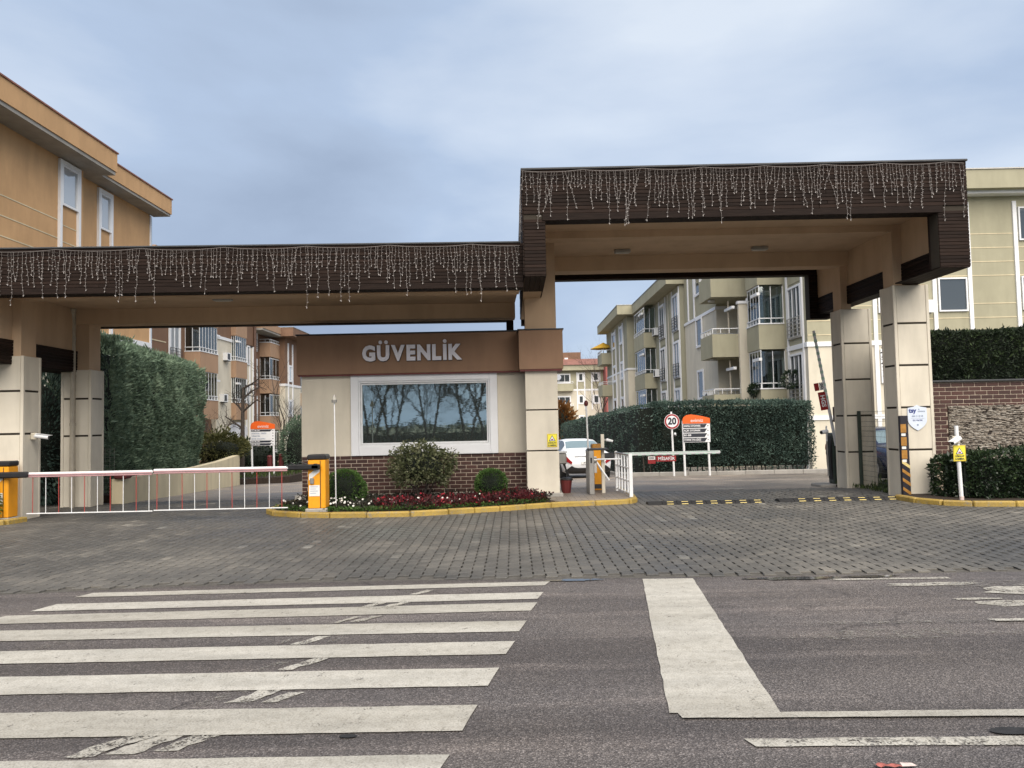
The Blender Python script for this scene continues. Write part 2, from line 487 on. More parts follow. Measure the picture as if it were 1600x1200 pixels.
class MB:
    def __init__(s):
        s.v = []; s.f = []
    def add(s, vs, fs):
        k = len(s.v)
        s.v.extend(vs)
        s.f.extend(tuple(i + k for i in f) for f in fs)
        return s
    def box(s, x0, x1, y0, y1, z0, z1, c=0.0):
        x0, x1 = min(x0, x1), max(x0, x1); y0, y1 = min(y0, y1), max(y0, y1); z0, z1 = min(z0, z1), max(z0, z1)
        if c <= 0:
            vs = [(x0, y0, z0), (x1, y0, z0), (x1, y1, z0), (x0, y1, z0), (x0, y0, z1), (x1, y0, z1), (x1, y1, z1), (x0, y1, z1)]
            return s.add(vs, [(0, 3, 2, 1), (4, 5, 6, 7), (0, 1, 5, 4), (1, 2, 6, 5), (2, 3, 7, 6), (3, 0, 4, 7)])
        c = min(c, (x1 - x0) * .45, (y1 - y0) * .45, (z1 - z0) * .45)
        # per corner three verts: inset in all but one axis
        vs = []; idx = {}
        for ix, X, sx in ((0, x0, 1), (1, x1, -1)):
            for iy, Y, sy in ((0, y0, 1), (1, y1, -1)):
                for iz, Z, sz in ((0, z0, 1), (1, z1, -1)):
                    for a in range(3):
                        idx[(ix, iy, iz, a)] = len(vs)
                        vs.append((X + (0 if a == 0 else sx * c), Y + (0 if a == 1 else sy * c), Z + (0 if a == 2 else sz * c)))
        fs = []
        I = lambda a, b, d, e: idx[(a, b, d, e)]
        fs.append((I(0,0,0,0), I(0,0,1,0), I(0,1,1,0), I(0,1,0,0)))
        fs.append((I(1,0,0,0), I(1,1,0,0), I(1,1,1,0), I(1,0,1,0)))
        fs.append((I(0,0,0,1), I(1,0,0,1), I(1,0,1,1), I(0,0,1,1)))
        fs.append((I(0,1,0,1), I(0,1,1,1), I(1,1,1,1), I(1,1,0,1)))
        fs.append((I(0,0,0,2), I(0,1,0,2), I(1,1,0,2), I(1,0,0,2)))
        fs.append((I(0,0,1,2), I(1,0,1,2), I(1,1,1,2), I(0,1,1,2)))
        for iz in (0, 1):
            for iy in (0, 1):
                fs.append((I(0,iy,iz,1), I(1,iy,iz,1), I(1,iy,iz,2), I(0,iy,iz,2)))
            for ix in (0, 1):
                fs.append((I(ix,0,iz,0), I(ix,1,iz,0), I(ix,1,iz,2), I(ix,0,iz,2)))
        for ix in (0, 1):
            for iy in (0, 1):
                fs.append((I(ix,iy,0,0), I(ix,iy,1,0), I(ix,iy,1,1), I(ix,iy,0,1)))
                for iz in (0, 1):
                    fs.append((I(ix,iy,iz,0), I(ix,iy,iz,1), I(ix,iy,iz,2)))
        return s.add(vs, fs)
    def tube(s, p0, p1, r0, r1=None, n=8, cap=True):
        r1 = r0 if r1 is None else r1
        p0 = Vector(p0); p1 = Vector(p1)
        d = (p1 - p0)
        if d.length < 1e-6: return s
        d.normalize()
        a = d.orthogonal().normalized(); b = d.cross(a)
        vs = []
        for p, r in ((p0, r0), (p1, r1)):
            for i in range(n):
                t = 2 * math.pi * i / n
                vs.append(tuple(p + a * (r * math.cos(t)) + b * (r * math.sin(t))))
        fs = [(i, (i + 1) % n, n + (i + 1) % n, n + i) for i in range(n)]
        if cap:
            fs += [tuple(range(n - 1, -1, -1)), tuple(range(n, 2 * n))]
        return s.add(vs, fs)
    def poly(s, pts, z0, z1):
        """vertical prism over an xy polygon; z0/z1 numbers"""
        n = len(pts)
        vs = [(x, y, z0) for x, y in pts] + [(x, y, z1) for x, y in pts]
        fs = [tuple(range(n - 1, -1, -1)), tuple(range(n, 2 * n))] + [(i, (i + 1) % n, n + (i + 1) % n, n + i) for i in range(n)]
        return s.add(vs, fs)
    def polyxz(s, pts, y0, y1):
        """prism over an xz outline, y0 is the front"""
        n = len(pts)
        vs = [(x, y0, z) for x, z in pts] + [(x, y1, z) for x, z in pts]
        fs = [tuple(range(n)), tuple(range(2 * n - 1, n - 1, -1))] + [(i, n + i, n + (i + 1) % n, (i + 1) % n) for i in range(n)]
        return s.add(vs, fs)
    def disc(s, c, nrm, r, th, n=24):
        c = Vector(c); nrm = Vector(nrm).normalized()
        return s.tube(c, c + nrm * th, r, r, n)
    def sphere(s, c, rx, ry, rz, n=10, k=7):
        vs = []; fs = []
        for j in range(k + 1):
            th = math.pi * j / k
            for i in range(n):
                ph = 2 * math.pi * i / n
                vs.append((c[0] + rx * math.sin(th) * math.cos(ph), c[1] + ry * math.sin(th) * math.sin(ph), c[2] + rz * math.cos(th)))
        for j in range(k):
            for i in range(n):
                fs.append((j * n + i, (j + 1) * n + i, (j + 1) * n + (i + 1) % n, j * n + (i + 1) % n))
        return s.add(vs, fs)
    def mesh(s, name, mat):
        me = bpy.data.meshes.new(name)
        me.from_pydata(s.v, [], s.f)
        me.materials.append(MATS[mat])
        return me
    def build(s, name, mat, parent=None, fix=True, smooth=False):
        me = s.mesh(name, mat)
        if fix:
            import bmesh
            bm = bmesh.new(); bm.from_mesh(me)
            bmesh.ops.recalc_face_normals(bm, faces=bm.faces)
            bm.to_mesh(me); bm.free()
        if smooth:
            me.shade_smooth()
        return link(bpy.data.objects.new(name, me), parent)

def fast_mesh(name, V, F, mat, tone=None, parent=None, k=4):
    """V (n,3), F (m,k) numpy arrays; tone per face"""
    me = bpy.data.meshes.new(name)
    me.vertices.add(len(V)); me.vertices.foreach_set('co', np.ascontiguousarray(V, dtype=np.float32).ravel())
    nf = len(F)
    me.loops.add(nf * k); me.loops.foreach_set('vertex_index', np.ascontiguousarray(F, dtype=np.int32).ravel())
    me.polygons.add(nf); me.polygons.foreach_set('loop_start', np.arange(0, nf * k, k, dtype=np.int32))
    me.update(calc_edges=True)
    if tone is not None:
        a = me.attributes.new('tone', 'FLOAT', 'FACE')
        a.data.foreach_set('value', np.ascontiguousarray(tone, dtype=np.float32))
    me.materials.append(MATS[mat])
    return link(bpy.data.objects.new(name, me), parent)

def leaf_quads(P, Nn, size, aspect=2.0, jit=0.9, up=0.0, seed=1, sv=0.35):
    """one folded-flat leaf quad per point: P (n,3) points, Nn (n,3) normals -> verts, faces"""
    rg = np.random.default_rng(seed)
    n = len(P)
    d = Nn + rg.normal(0, jit, (n, 3)); d[:, 2] += up
    d /= np.linalg.norm(d, axis=1, keepdims=True) + 1e-9
    w = np.cross(d, rg.normal(0, 1, (n, 3)))
    w /= np.linalg.norm(w, axis=1, keepdims=True) + 1e-9
    L_ = size * (1 + rg.uniform(-sv, sv, (n, 1)))
    L_ = L_ * np.where(rg.random((n, 1)) < .018, 2.1, 1.0)
    W_ = np.minimum(L_, size * 1.4) / aspect * 0.5
    a = P - w * W_ * 0.6; b = P + w * W_ * 0.6
    mid = P + d * L_ * 0.55
    V = np.stack([P, mid + w * W_, P + d * L_, mid - w * W_], axis=1).reshape(-1, 3)
    F = np.arange(4 * n).reshape(n, 4)
    return V, F
def fbm(P, s, seed=0.0):
    return np.array([mnoise.fractal(Vector((p[0] * s + seed, p[1] * s, p[2] * s)), 1.0, 2.0, 3) for p in P])

def text(body, size, mat, parent, loc, name='lettering', ext=0.002, bold=0.0, align='CENTER', rot=(math.pi / 2, 0, 0), width=None, sx=1.0):
    cu = bpy.data.curves.new('t', 'FONT')
    cu.body = body; cu.size = size; cu.extrude = ext; cu.offset = bold
    cu.align_x = align; cu.align_y = 'CENTER'
    cu.resolution_u = 3
    o = bpy.data.objects.new('t', cu)
    col.objects.link(o)
    dg = bpy.context.evaluated_depsgraph_get()
    me = bpy.data.meshes.new_from_object(o.evaluated_get(dg))
    bpy.data.objects.remove(o)
    me.name = name
    me.materials.clear(); me.materials.append(MATS[mat])
    if width and len(me.vertices):
        xs = [v.co.x for v in me.vertices]
        sx = width / max(1e-6, max(xs) - min(xs))
    q = link(bpy.data.objects.new(name, me), parent)
    q.location = loc; q.rotation_euler = rot; q.scale = (sx, 1, 1)
    return q

def gz(y):
    if y < 15.5: return 0.0
    if y < 32: return -0.047 * (y - 15.5)
    if y < 60: return -0.7755 - 0.019 * (y - 32)
    return -1.3075

# ------------------------------------------------------------------ setting: ground, road, pavement
ys = [-400, -60, -12, -6.2, 7.0, 15.5, 18, 22, 26, 29, 32, 36, 42, 50, 60, 90, 160, 400, 1200]
xs = [-900, -200, -60, -25, -12, 0, 12, 25, 60, 200, 900]
g = MB()
for y in ys:
    for xx in xs:
        g.v.append((xx, y, gz(y) - 0.07))
for j in range(len(ys) - 1):
    for i in range(len(xs) - 1):
        a = j * len(xs) + i
        g.f.append((a, a + 1, a + 1 + len(xs), a + len(xs)))
tag(g.build('ground', 'ground'), 'dull green and brown earth spreading under the whole place', kind='structure')

EDGE = [(-40, 7.0), (-4.8, 7.22), (-3.4, 7.42), (-2.3, 7.5), (-1.0, 7.5), (0.3, 7.42), (1.2, 7.4), (2.4, 7.35), (4.8, 7.33), (40, 7.4)]
def edge_y(x):
    for (a, b), (c, d) in zip(EDGE, EDGE[1:]):
        if a <= x <= c:
            return b + (d - b) * (x - a) / (c - a)
    return 7.35
rd = MB()
RX = [-60, -30, -12, -8, -6] + [(-5 + .25 * i) for i in range(41)] + [6, 8, 12, 30, 60]
for xx in RX:
    rd.v.append((xx, -6.0, -0.012)); rd.v.append((xx, edge_y(xx) + 0.012 * math.sin(xx * 9.0), -0.012))
for i in range(len(RX) - 1):
    rd.f.append((2 * i, 2 * i + 2, 2 * i + 3, 2 * i + 1))
road = tag(rd.build('road', 'asphalt'), 'grey purple asphalt road across the foreground', kind='structure')

ZC = [0]
def mark(pts, mat='road_paint', z=-0.0075, jit=0.004, step=0.12, name='road_marking'):
    ZC[0] += 1; z += (ZC[0] % 13) * .00025
    out_ = []
    n = len(pts)
    for i in range(n):
        a = Vector(pts[i]); b = Vector(pts[(i + 1) % n])
        k = max(1, int((b - a).length / step))
        for j in range(k):
            q = a.lerp(b, j / k)
            if j: q += Vector((random.uniform(-jit, jit), random.uniform(-jit, jit)))
            out_.append((q.x, q.y, z))
    me = MB(); me.add(out_, [tuple(range(len(out_)))])
    return me.build(name, mat, road)
def blob(cx, cy, rx, ry, mat, z=-0.0075, n=18, rot=0.0, jit=0.2, name='road_marking', parent=None):
    vs = []
    ZC[0] += 1; z += (ZC[0] % 13) * .00025
    for i in range(n):
        t_ = 2 * math.pi * i / n
        k = 1 + random.uniform(-jit, jit)
        a, b = rx * k * math.cos(t_), ry * k * math.sin(t_)
        vs.append((cx + a * math.cos(rot) - b * math.sin(rot), cy + a * math.sin(rot) + b * math.cos(rot), z))
    me = MB(); me.add(vs, [tuple(range(n))])
    return me.build(name, mat, parent or road)
# zebra stripes (left x, right x, y at left, y at right, width)
for yl, yr, w, mt in ((7.13, 7.22, .17, 'road_paint'), (6.66, 6.73, .25, 'road_paint'), (6.26, 6.34, .27, 'road_paint'), (5.78, 5.75, .29, 'road_paint'),
                  (5.23, 5.215, .29, 'road_paint'), (4.66, 4.635, .32, 'road_paint'), (4.05, 4.01, .34, 'road_paint'), (3.47, 3.42, .30, 'road_paint')):
    xr = 0.29 + (yr - 7.22) * 0.168
    xl = -3.98 + (yl - 7.13) * 0.17 if yl > 6.3 else -4.25
    mark([(xl - .03, yl - w / 2), (xr - .03, yr - w / 2), (xr + .03, yr + w / 2), (xl + .05, yl + w / 2)], mt)
mark([(0.77, 4.01), (1.33, 3.985), (1.66, 7.30), (1.19, 7.32)])
mark([(0.82, 3.93), (7.0, 3.70), (7.0, 3.83), (0.81, 3.995)], z=-0.0035)
mark([(1.08, 3.585), (7.0, 3.40), (7.0, 3.51), (1.05, 3.675)], 'road_paint_old')
# older dashes showing between the stripes
for cx, cy, l, w, mt in ((-1.93, 3.77, .26, .10, 'road_paint_old'), (-1.78, 3.77, .22, .10, 'road_paint_old'), (-1.58, 3.79, .2, .09, 'road_paint_old'),
                     (-1.66, 4.37, .2, .07, 'road_paint_ghost'), (-1.47, 4.40, .2, .09, 'road_paint_old'), (-1.31, 4.36, .14, .06, 'road_paint_old'),
                     (-1.55, 4.93, .16, .06, 'road_paint_ghost'), (-1.36, 4.95, .2, .07, 'road_paint_old'), (-1.22, 4.93, .14, .06, 'road_paint_ghost'),
                     (-1.32, 6.03, .18, .05, 'road_paint_old'), (-1.17, 6.05, .16, .06, 'road_paint_old'), (-1.2, 6.5, .15, .06, 'road_paint_old'), (-1.0, 6.5, .18, .06, 'road_paint_old'),
                     (-1.62, 5.48, .16, .06, 'road_paint_ghost'), (-1.45, 5.49, .18, .07, 'road_paint_old'), (-1.28, 5.48, .14, .06, 'road_paint_ghost'), (-1.02, 6.95, .16, .06, 'road_paint_ghost'), (-.85, 6.95, .16, .05, 'road_paint_old'), (-3.3, 5.5, .2, .06, 'road_paint_ghost'), (-2.6, 6.95, .3, .04, 'road_paint_ghost')):
    s_ = .42 * l; w *= .72; l *= 1.1
    mark([(cx - w - s_, cy - l / 2), (cx + w - s_, cy - l / 2), (cx + w + s_, cy + l / 2), (cx - w + s_, cy + l / 2)], mt, jit=.014, step=.05)
# worn paint on the right of the road
mark([(2.95, 7.08), (3.95, 7.06), (3.95, 7.13), (2.85, 7.15)], 'road_paint_old')
mark([(2.1, 5.62), (5.4, 5.56), (5.4, 5.63), (2.0, 5.68)], 'road_paint_ghost')
mark([(3.45, 5.60), (5.6, 5.52), (5.6, 5.60), (3.4, 5.66)], 'road_paint_old', z=-0.0035)
for cx, cy, rx, ry, mt in ((3.65, 6.85, .42, .06, 'road_paint_old'), (4.25, 6.80, .55, .14, 'road_paint_ghost'), (4.45, 6.55, .52, .15, 'road_paint_old'), (3.72, 6.28, .20, .035, 'road_paint_old'),
                       (3.95, 6.12, .33, .10, 'road_paint_old'), (4.35, 5.95, .1, .03, 'road_paint_old'), (3.95, 5.12, .30, .10, 'road_paint_old'), (2.6, 5.35, .8, .12, 'road_paint_ghost'), (4.0, 5.3, .7, .1, 'road_paint_ghost')):
    blob(cx, cy, rx, ry, mt)
# small iron covers
for cx, cy, r1, r2 in ((-0.83, 3.80, .045, .02), (2.32, 3.70, .10, .045)):
    blob(cx, cy, r1, r2, 'rubber', z=-0.005, jit=.06, name='iron_cover')
blob(2.62, 7.21, .42, .07, 'puddle_water', z=-0.0055, jit=.35, n=30, name='puddle')
blob(3.3, 7.22, .25, .05, 'puddle_water', z=-0.0055, jit=.35, n=30, name='puddle')
blob(0.55, 7.33, .25, .045, 'puddle_water', z=-0.0055, jit=.3, n=30, name='puddle')

# forecourt: bedding sheet with interlocking pavers on it
PX0, PX1, PY1 = -11.0, 11.0, 16.4
bed = MB()
cols_ = np.linspace(PX0 - 1, PX1 + 1, 60)
for xx in cols_:
    bed.v += [(xx, edge_y(xx) - .004, -0.016), (xx, 15.5, -0.016), (xx, PY1, gz(PY1) - 0.016)]
for i in range(len(cols_) - 1):
    a = 3 * i
    bed.f += [(a, a + 3, a + 4, a + 1), (a + 1, a + 4, a + 5, a + 2)]
court = tag(bed.build('forecourt_pavement', 'sand_joint'), 'grey interlocking paver forecourt between road and gate', kind='structure')
PW, PL = 0.122, 0.205
def paver_outline(seed):
    """long zigzag block, 12 corner outline, centred"""
    w, l, k = PW / 2, PL / 2, 0.009
    g_ = 0.0032
    pts = [(-w + g_ - k * 0, -l + g_), (w - g_, -l + g_), (w - g_, -l * .52), (w - g_ + k, -l * .30), (w - g_ + k, l * .30), (w - g_, l * .52), (w - g_, l - g_),
           (-w + g_, l - g_), (-w + g_, l * .52), (-w + g_ + k, l * .30), (-w + g_ + k, -l * .30), (-w + g_, -l * .52)]
    return np.array(pts)
OUT = paver_outline(0)
NV = len(OUT)
IN_ = OUT * np.array([0.93, 0.955])
def paver_geo():
    V = np.zeros((NV * 3, 3))
    V[:NV, :2] = IN_; V[:NV, 2] = 0.0
    V[NV:2 * NV, :2] = OUT; V[NV:2 * NV, 2] = -0.0035
    V[2 * NV:, :2] = OUT; V[2 * NV:, 2] = -0.02
    T = []
    for i in range(1, NV - 1): T.append((0, i, i + 1))
    for i in range(NV):
        j = (i + 1) % NV
        for b in (0, NV):
            T.append((b + i, b + NV + i, b + NV + j)); T.append((b + i, b + NV + j, b + j))
    return V, np.array(T)
PV, PT = paver_geo()
rg = np.random.default_rng(3)
spots = []
nx = int((PX1 - PX0) / PW)
for i in range(nx):
    x_ = PX0 + i * PW
    y0_ = edge_y(x_)
    off = (i % 2) * PL * .5
    y_ = math.ceil((y0_ - off) / PL) * PL + off + PL * .5
    while y_ < PY1:
        if abs(x_) < 0.72 * y_ + 0.8:
            spots.append((x_, y_))
        y_ += PL
spots.sort(key=lambda q: math.hypot(q[0] * 0.35, q[1]) + (3 if abs(q[0]) > q[1] * .66 else 0))
def paver_tone(x_, y_):
    t_ = 0.40 + rg.normal(0, .13)
    if rg.random() < .015: t_ = .75 + rg.random() * .15
    w_ = mnoise.noise(Vector((x_ * .9, y_ * .9, 3.0)))
    if w_ > .2 and rg.random() < .35: t_ += .28
    return min(1, max(0, t_))
ppool = []
for k in range(12):
    me = bpy.data.meshes.new('paver')
    me.from_pydata([tuple(v) for v in PV], [], [tuple(t_) for t_ in PT])
    a = me.attributes.new('tone', 'FLOAT', 'FACE')
    a.data.foreach_set('value', np.full(len(PT), .15 + .055 * k, dtype=np.float32))
    me.materials.append(MATS['paver'])
    ppool.append(me)
for (x_, y_) in spots[:300]:
    tn = paver_tone(x_, y_)
    o = bpy.data.objects.new('paver', ppool[min(11, max(0, int((tn - .12) / .055)))])
    link(o, court)
    o.location = (x_, y_, rg.normal(0, .0012))
    o.rotation_euler = (rg.normal(0, .008), rg.normal(0, .01), rg.normal(0, .006))
rest = np.array(spots[300:])
nr = len(rest)
zz = np.array([gz(y) for y in rest[:, 1]]) + rg.normal(0, .0013, nr)
tl = rg.normal(0, .006, nr)
V = np.tile(PV, (nr, 1, 1))
V[:, :, 2] += V[:, :, 0] * tl[:, None] + zz[:, None]
V[:, :, 0] += rest[:, 0][:, None]; V[:, :, 1] += rest[:, 1][:, None]
F = (PT[None] + (np.arange(nr) * NV * 3)[:, None, None]).reshape(-1, 3)
tn = np.repeat(np.array([paver_tone(*q) for q in rest]), len(PT))
tag(fast_mesh('far_pavers', V.reshape(-1, 3), F, 'paver', tn, court, 3), kind='stuff')

# inner driveway beyond the gate, falling away
dv = MB()
yy = [16.4, 18, 20, 22, 24, 26, 28, 30, 32, 36, 42, 50, 60, 80, 112]
for y in yy:
    for xx in (-13, -4, 4, 13.5):
        dv.v.append((xx, y, gz(y) - 0.004))
for j in range(len(yy) - 1):
    for i in range(3):
        a = 4 * j + i
        dv.f.append((a, a + 1, a + 5, a + 4))
drive = tag(dv.build('inner_driveway', 'paver_far'), 'pale brownish paved driveway sloping down behind the gate', kind='structure')
for (x0, y0, x1, y1) in ((3.55, 18.2, 4.1, 18.0), (4.35, 16.9, 5.0, 16.75), (-5.6, 17.2, -3.9, 19.8)):
    mm = MB(); d_ = Vector((y1 - y0, x0 - x1)).normalized() * .07
    mm.add([(x0 - d_.x, y0 - d_.y, gz(y0) + .004), (x1 - d_.x, y1 - d_.y, gz(y1) + .004), (x1 + d_.x, y1 + d_.y, gz(y1) + .004), (x0 + d_.x, y0 + d_.y, gz(y0) + .004)], [(0, 1, 2, 3)])
    mm.build('lane_marking', 'road_paint_old', drive)

def kerb(name, pts, mat, label, w=.12, h=.085, length=.55, z=None):
    root = empty(name, (0, 0, 0)); tag(root, label, kind='structure')
    seg = []
    P = [Vector(p) for p in pts]
    for a, b in zip(P, P[1:]):
        n = max(1, round((b - a).length / length))
        for i in range(n):
            seg.append((a.lerp(b, i / n), a.lerp(b, (i + 1) / n)))
    for a, b in seg:
        l = (b - a).length
        mbx = MB().box(0.002, l - .002, -w / 2, w / 2, -.08, h + random.uniform(-.004, .004), .018)
        o = mbx.build('kerbstone', mat, root, fix=False)
        o.location = (a.x, a.y, z(a.y) if z else 0)
        o.rotation_euler = (0, 0, math.atan2(b.y - a.y, b.x - a.x) + random.uniform(-.006, .006))
    return root
KB = [(-4.22, 14.9), (-4.25, 13.4), (-4.02, 13.03), (-3.5, 12.73), (-3.0, 12.6), (-2.4, 12.55), (-1.7, 12.56), (-1.1, 12.72), (-.26, 13.04), (.62, 13.44), (1.41, 13.60), (2.02, 13.74), (2.16, 13.95), (2.22, 14.6), (2.2, 16.3)]
kerb('yellow_kerb', KB, 'kerb_paint', 'yellow painted kerb curving round the guardhouse flower bed')
KR = [(6.72, 13.55), (6.75, 12.95), (6.95, 12.55), (7.3, 12.33), (7.9, 12.22), (9.4, 12.2), (11.5, 12.3)]
kerb('yellow_kerb', KR, 'kerb_paint', 'yellow painted kerb in front of the low hedge at right')
KL = [(-10.5, 12.05), (-8.7, 12.3), (-8.28, 12.55), (-8.2, 12.95)]
kerb('yellow_kerb', KL, 'kerb_paint', 'short yellow painted kerb at the foot of the left pillar')
kerb('garden_kerb', [(3.9, 34), (4.3, 28.3), (11.5, 27.9)], 'concrete', 'low dark kerb along the long clipped hedge', h=.14, length=1.0, z=gz)

# planting bed soil and island paving
sm = MB().poly([(-4.16, 14.98), (-4.18, 13.4), (-3.97, 13.08), (-3.47, 12.79), (-2.4, 12.61), (-1.7, 12.62), (-1.1, 12.78), (-.26, 13.10), (.60, 13.5), (.75, 13.75), (.3, 14.45), (.2, 14.98)], -.05, .075)
tag(sm.build('flower_bed_soil', 'soil'), 'dark planting soil inside the yellow kerb', kind='structure')
im = MB().poly([(.80, 13.56), (1.41, 13.66), (1.99, 13.79), (2.10, 13.97), (2.15, 14.6), (2.13, 16.3), (.3, 16.3), (.3, 14.5)], -.05, .082)
tag(im.build('island_pavement', 'paver_far'), 'raised paved island beside the guardhouse pillar', kind='structure')
sr = MB().poly([(6.8, 13.5), (6.82, 13.0), (7.0, 12.62), (7.3, 12.4), (7.9, 12.29), (11.5, 12.37), (11.5, 14.4), (7.5, 14.4)], -.05, .07)
tag(sr.build('hedge_bed_soil', 'soil'), 'dark soil strip under the low hedge at right', kind='structure')
sl = MB().poly([(-10.5, 12.12), (-8.72, 12.37), (-8.35, 12.58), (-8.27, 12.95), (-8.5, 13.1), (-10.5, 13.1)], -.05, .07)
tag(sl.build('pillar_bed_soil', 'soil'), 'dark soil patch at the foot of the left pillar', kind='structure')

# ------------------------------------------------------------------ gate canopies
def planks_front(parent, x0, x1, y, z0, z1, pitch=.058, th=.02, joints=(), back=False):
    """horizontal boards on a face looking to -y (or +y when back)"""
    n = max(1, round((z1 - z0) / pitch)); h = (z1 - z0) / n
    for i in range(n):
        cuts = sorted([x0, x1] + [j + random.uniform(-.35, .35) for j in joints])
        for a, b in zip(cuts, cuts[1:]):
            d = random.uniform(0, .004)
            q = MB().box(a + .0015, b - .0015, (y if back else y - th - d), (y + th + d if back else y), z0 + i * h + .003, z0 + (i + 1) * h - .002, .004)
            q.build('plank', 'wood', parent, fix=False)
def planks_side(parent, x, y0, y1, z0, z1, sgn, pitch=.058, th=.02):
    n = max(1, round((z1 - z0) / pitch)); h = (z1 - z0) / n
    for i in range(n):
        d = random.uniform(0, .004)
        xa, xb = (x, x + th + d) if sgn > 0 else (x - th - d, x)
        MB().box(xa, xb, y0, y1, z0 + i * h + .003, z0 + (i + 1) * h - .002, .004).build('plank', 'wood', parent, fix=False)
def pillar(parent, x0, x1, y0, y1, z0, z1, ph, base0):
    """square post clad in beige sheets with dark recessed joints and corner profiles"""
    pr_ = MB().box(x0 + .02, x1 - .02, y0 + .02, y1 - .02, z0, z1 - .004).build('pillar', 'joint', parent)
    zs = [z0 + .0]
    k = base0
    while k < z1 - .1:
        zs.append(k); k += ph
    zs.append(z1)
    c = .055
    for a, b in zip(zs, zs[1:]):
        g_ = .018
        lo, hi = a + (g_ if a > z0 + .01 else 0), b - (g_ if b < z1 - .01 else 0)
        MB().box(x0 + c + .004, x1 - c - .004, y0 + .004, y0 + .024, lo, hi, .004).build('panel', 'cladding', pr_, fix=False)
        MB().box(x0 + .004, x0 + .024, y0 + c + .004, y1 - c - .004, lo, hi, .004).build('panel', 'cladding', pr_, fix=False)
        MB().box(x1 - .024, x1 - .004, y0 + c + .004, y1 - c - .004, lo, hi, .004).build('panel', 'cladding', pr_, fix=False)
    for xx in (x0, x1 - c):
        for yy_ in (y0, y1 - c):
            MB().box(xx, xx + c, yy_, yy_ + c, z0, z1 + .006, .006).build('corner_trim', 'cladding', pr_, fix=False)
    MB().box(x0 + .03, x1 - .03, y0 + .03, y1 - .03, z1 - .003, z1 + .012).build('cap', 'tan', pr_)
    return pr_

# ---- high canopy on the right
hc = empty('gate_canopy', (0, 0, 0), 0, 'tall brown wood clad canopy on beige pillars over the right driveway', 'canopy', 'gate canopies')
X0, X1, YF, YR = 0.24, 7.38, 12.22, 17.62
ZL, ZB, ZT = 3.84, 4.74, 5.54
ff = MB().box(X0, X1, YF, YF + .24, ZB, ZT).build('front_fascia', 'joint', hc)
planks_front(ff, X0, X1, YF, ZB + .085, ZT, joints=(2.6, 5.0))
MB().box(X0 + .3, X1 - .4, YF - .034, YF + .25, ZB - .03, ZB + .083, .006).build('trim_board', 'wood', ff, fix=False)
for a, b in ((X0, X0 + .35), (6.90, X1)):
    lg = MB().box(a, b, YF, YF + .24, ZL, ZB).build('fascia_leg', 'joint', hc)
    planks_front(lg, a, b, YF, ZL, ZB - .0)
    for k in range(4):   # boards under the leg, running back to the pillar
        w_ = (b - a) / 4
        MB().box(a + k * w_ + .002, a + (k + 1) * w_ - .002, YF - .02, YF + 1.45, ZL - .022, ZL - .001, .003).build('plank', 'wood', lg, fix=False)
MB().box(X0 - .03, X1 + .03, YF - .045, YR + .30, ZT, ZT + .035, .008).build('roof_flashing', 'dark_metal', hc, fix=False)
# left side (seen end on), right side with dark band below and plaster above
ls = MB().box(X0 + .0, X0 + .33, YF + .24, YR, ZL + .0, ZT - .002).build('side_beam', 'tan', hc)
planks_side(ls, X0, YF - .02, YR, ZL, ZT, -1)
planks_side(ls, X0 + .33, YF + .24, YR, ZL, ZL + .38, 1)
rs_ = MB().box(7.10, X1 - .002, YF + .24, YR, ZL + .36, ZT - .002).build('side_beam', 'tan', hc)
rb_ = MB().box(7.10, X1 - .002, YF + .24, YR, ZL, ZL + .358).build('side_band', 'joint', hc)
planks_side(rb_, 7.10, YF + .24, YR, ZL, ZL + .36, -1, pitch=.06)
planks_side(rb_, X1, YF, YR, ZL, ZT, 1)
MB().box(7.08, X1, YF + .24, YR, ZL - .02, ZL - .001, .003).build('plank', 'wood', rb_, fix=False)
MB().box(6.90, 7.10, YF + .24, YF + .30, ZL, ZB + .16).build('leg_return', 'wood', hc)
MB().box(X0 + .33, 7.10, YF + .24, YR, 4.92, ZT - .002).build('soffit', 'tan', hc)
MB().box(X0 + .33, 7.099, YF + .24, YF + .42, 4.78, 4.92).build('soffit_edge', 'tan', hc)
MB().box(X0 + .33, 7.099, 13.8, 14.12, 4.80, 4.92).build('cross_beam', 'tan', hc)
MB().box(X0 + .33, 7.099, 15.95, 16.35, 4.62, 4.92).build('cross_beam', 'tan', hc)
rf = MB().box(X0, X1, YR, YR + .24, ZB, ZT).build('rear_fascia', 'joint', hc)
planks_front(rf, X0 + .34, 7.08, YR, ZB, 4.92)
for a, b in ((X0, X0 + .35), (6.90, X1)):
    lg = MB().box(a, b, YR, YR + .24, ZL - .12, ZB).build('fascia_leg', 'joint', hc)
    planks_front(lg, a, b, YR, ZL - .12, ZB)
pillar(hc, 6.88, 7.52, 13.72, 14.22, 0, 3.80, .755, .85)
pillar(hc, 6.90, 7.54, 16.0, 16.5, gz(16.2) - .05, 3.70, .755, .72)
MB().box(6.93, 7.14, 13.78, 14.16, 3.81, 4.93).build('column', 'tan', hc)
MB().box(6.95, 7.16, 16.05, 16.44, 3.71, 4.93).build('column', 'tan', hc)
for lx, ly in ((2.28, 15.35), (5.05, 15.35)):
    cl_ = MB().box(lx - .16, lx + .16, ly - .07, ly + .07, 4.85, 4.92, .012).build('ceiling_light', 'grey_metal', hc, fix=False)
    MB().box(lx - .13, lx + .13, ly - .05, ly + .05, 4.842, 4.85).build('diffuser', 'lamp_glass', cl_)

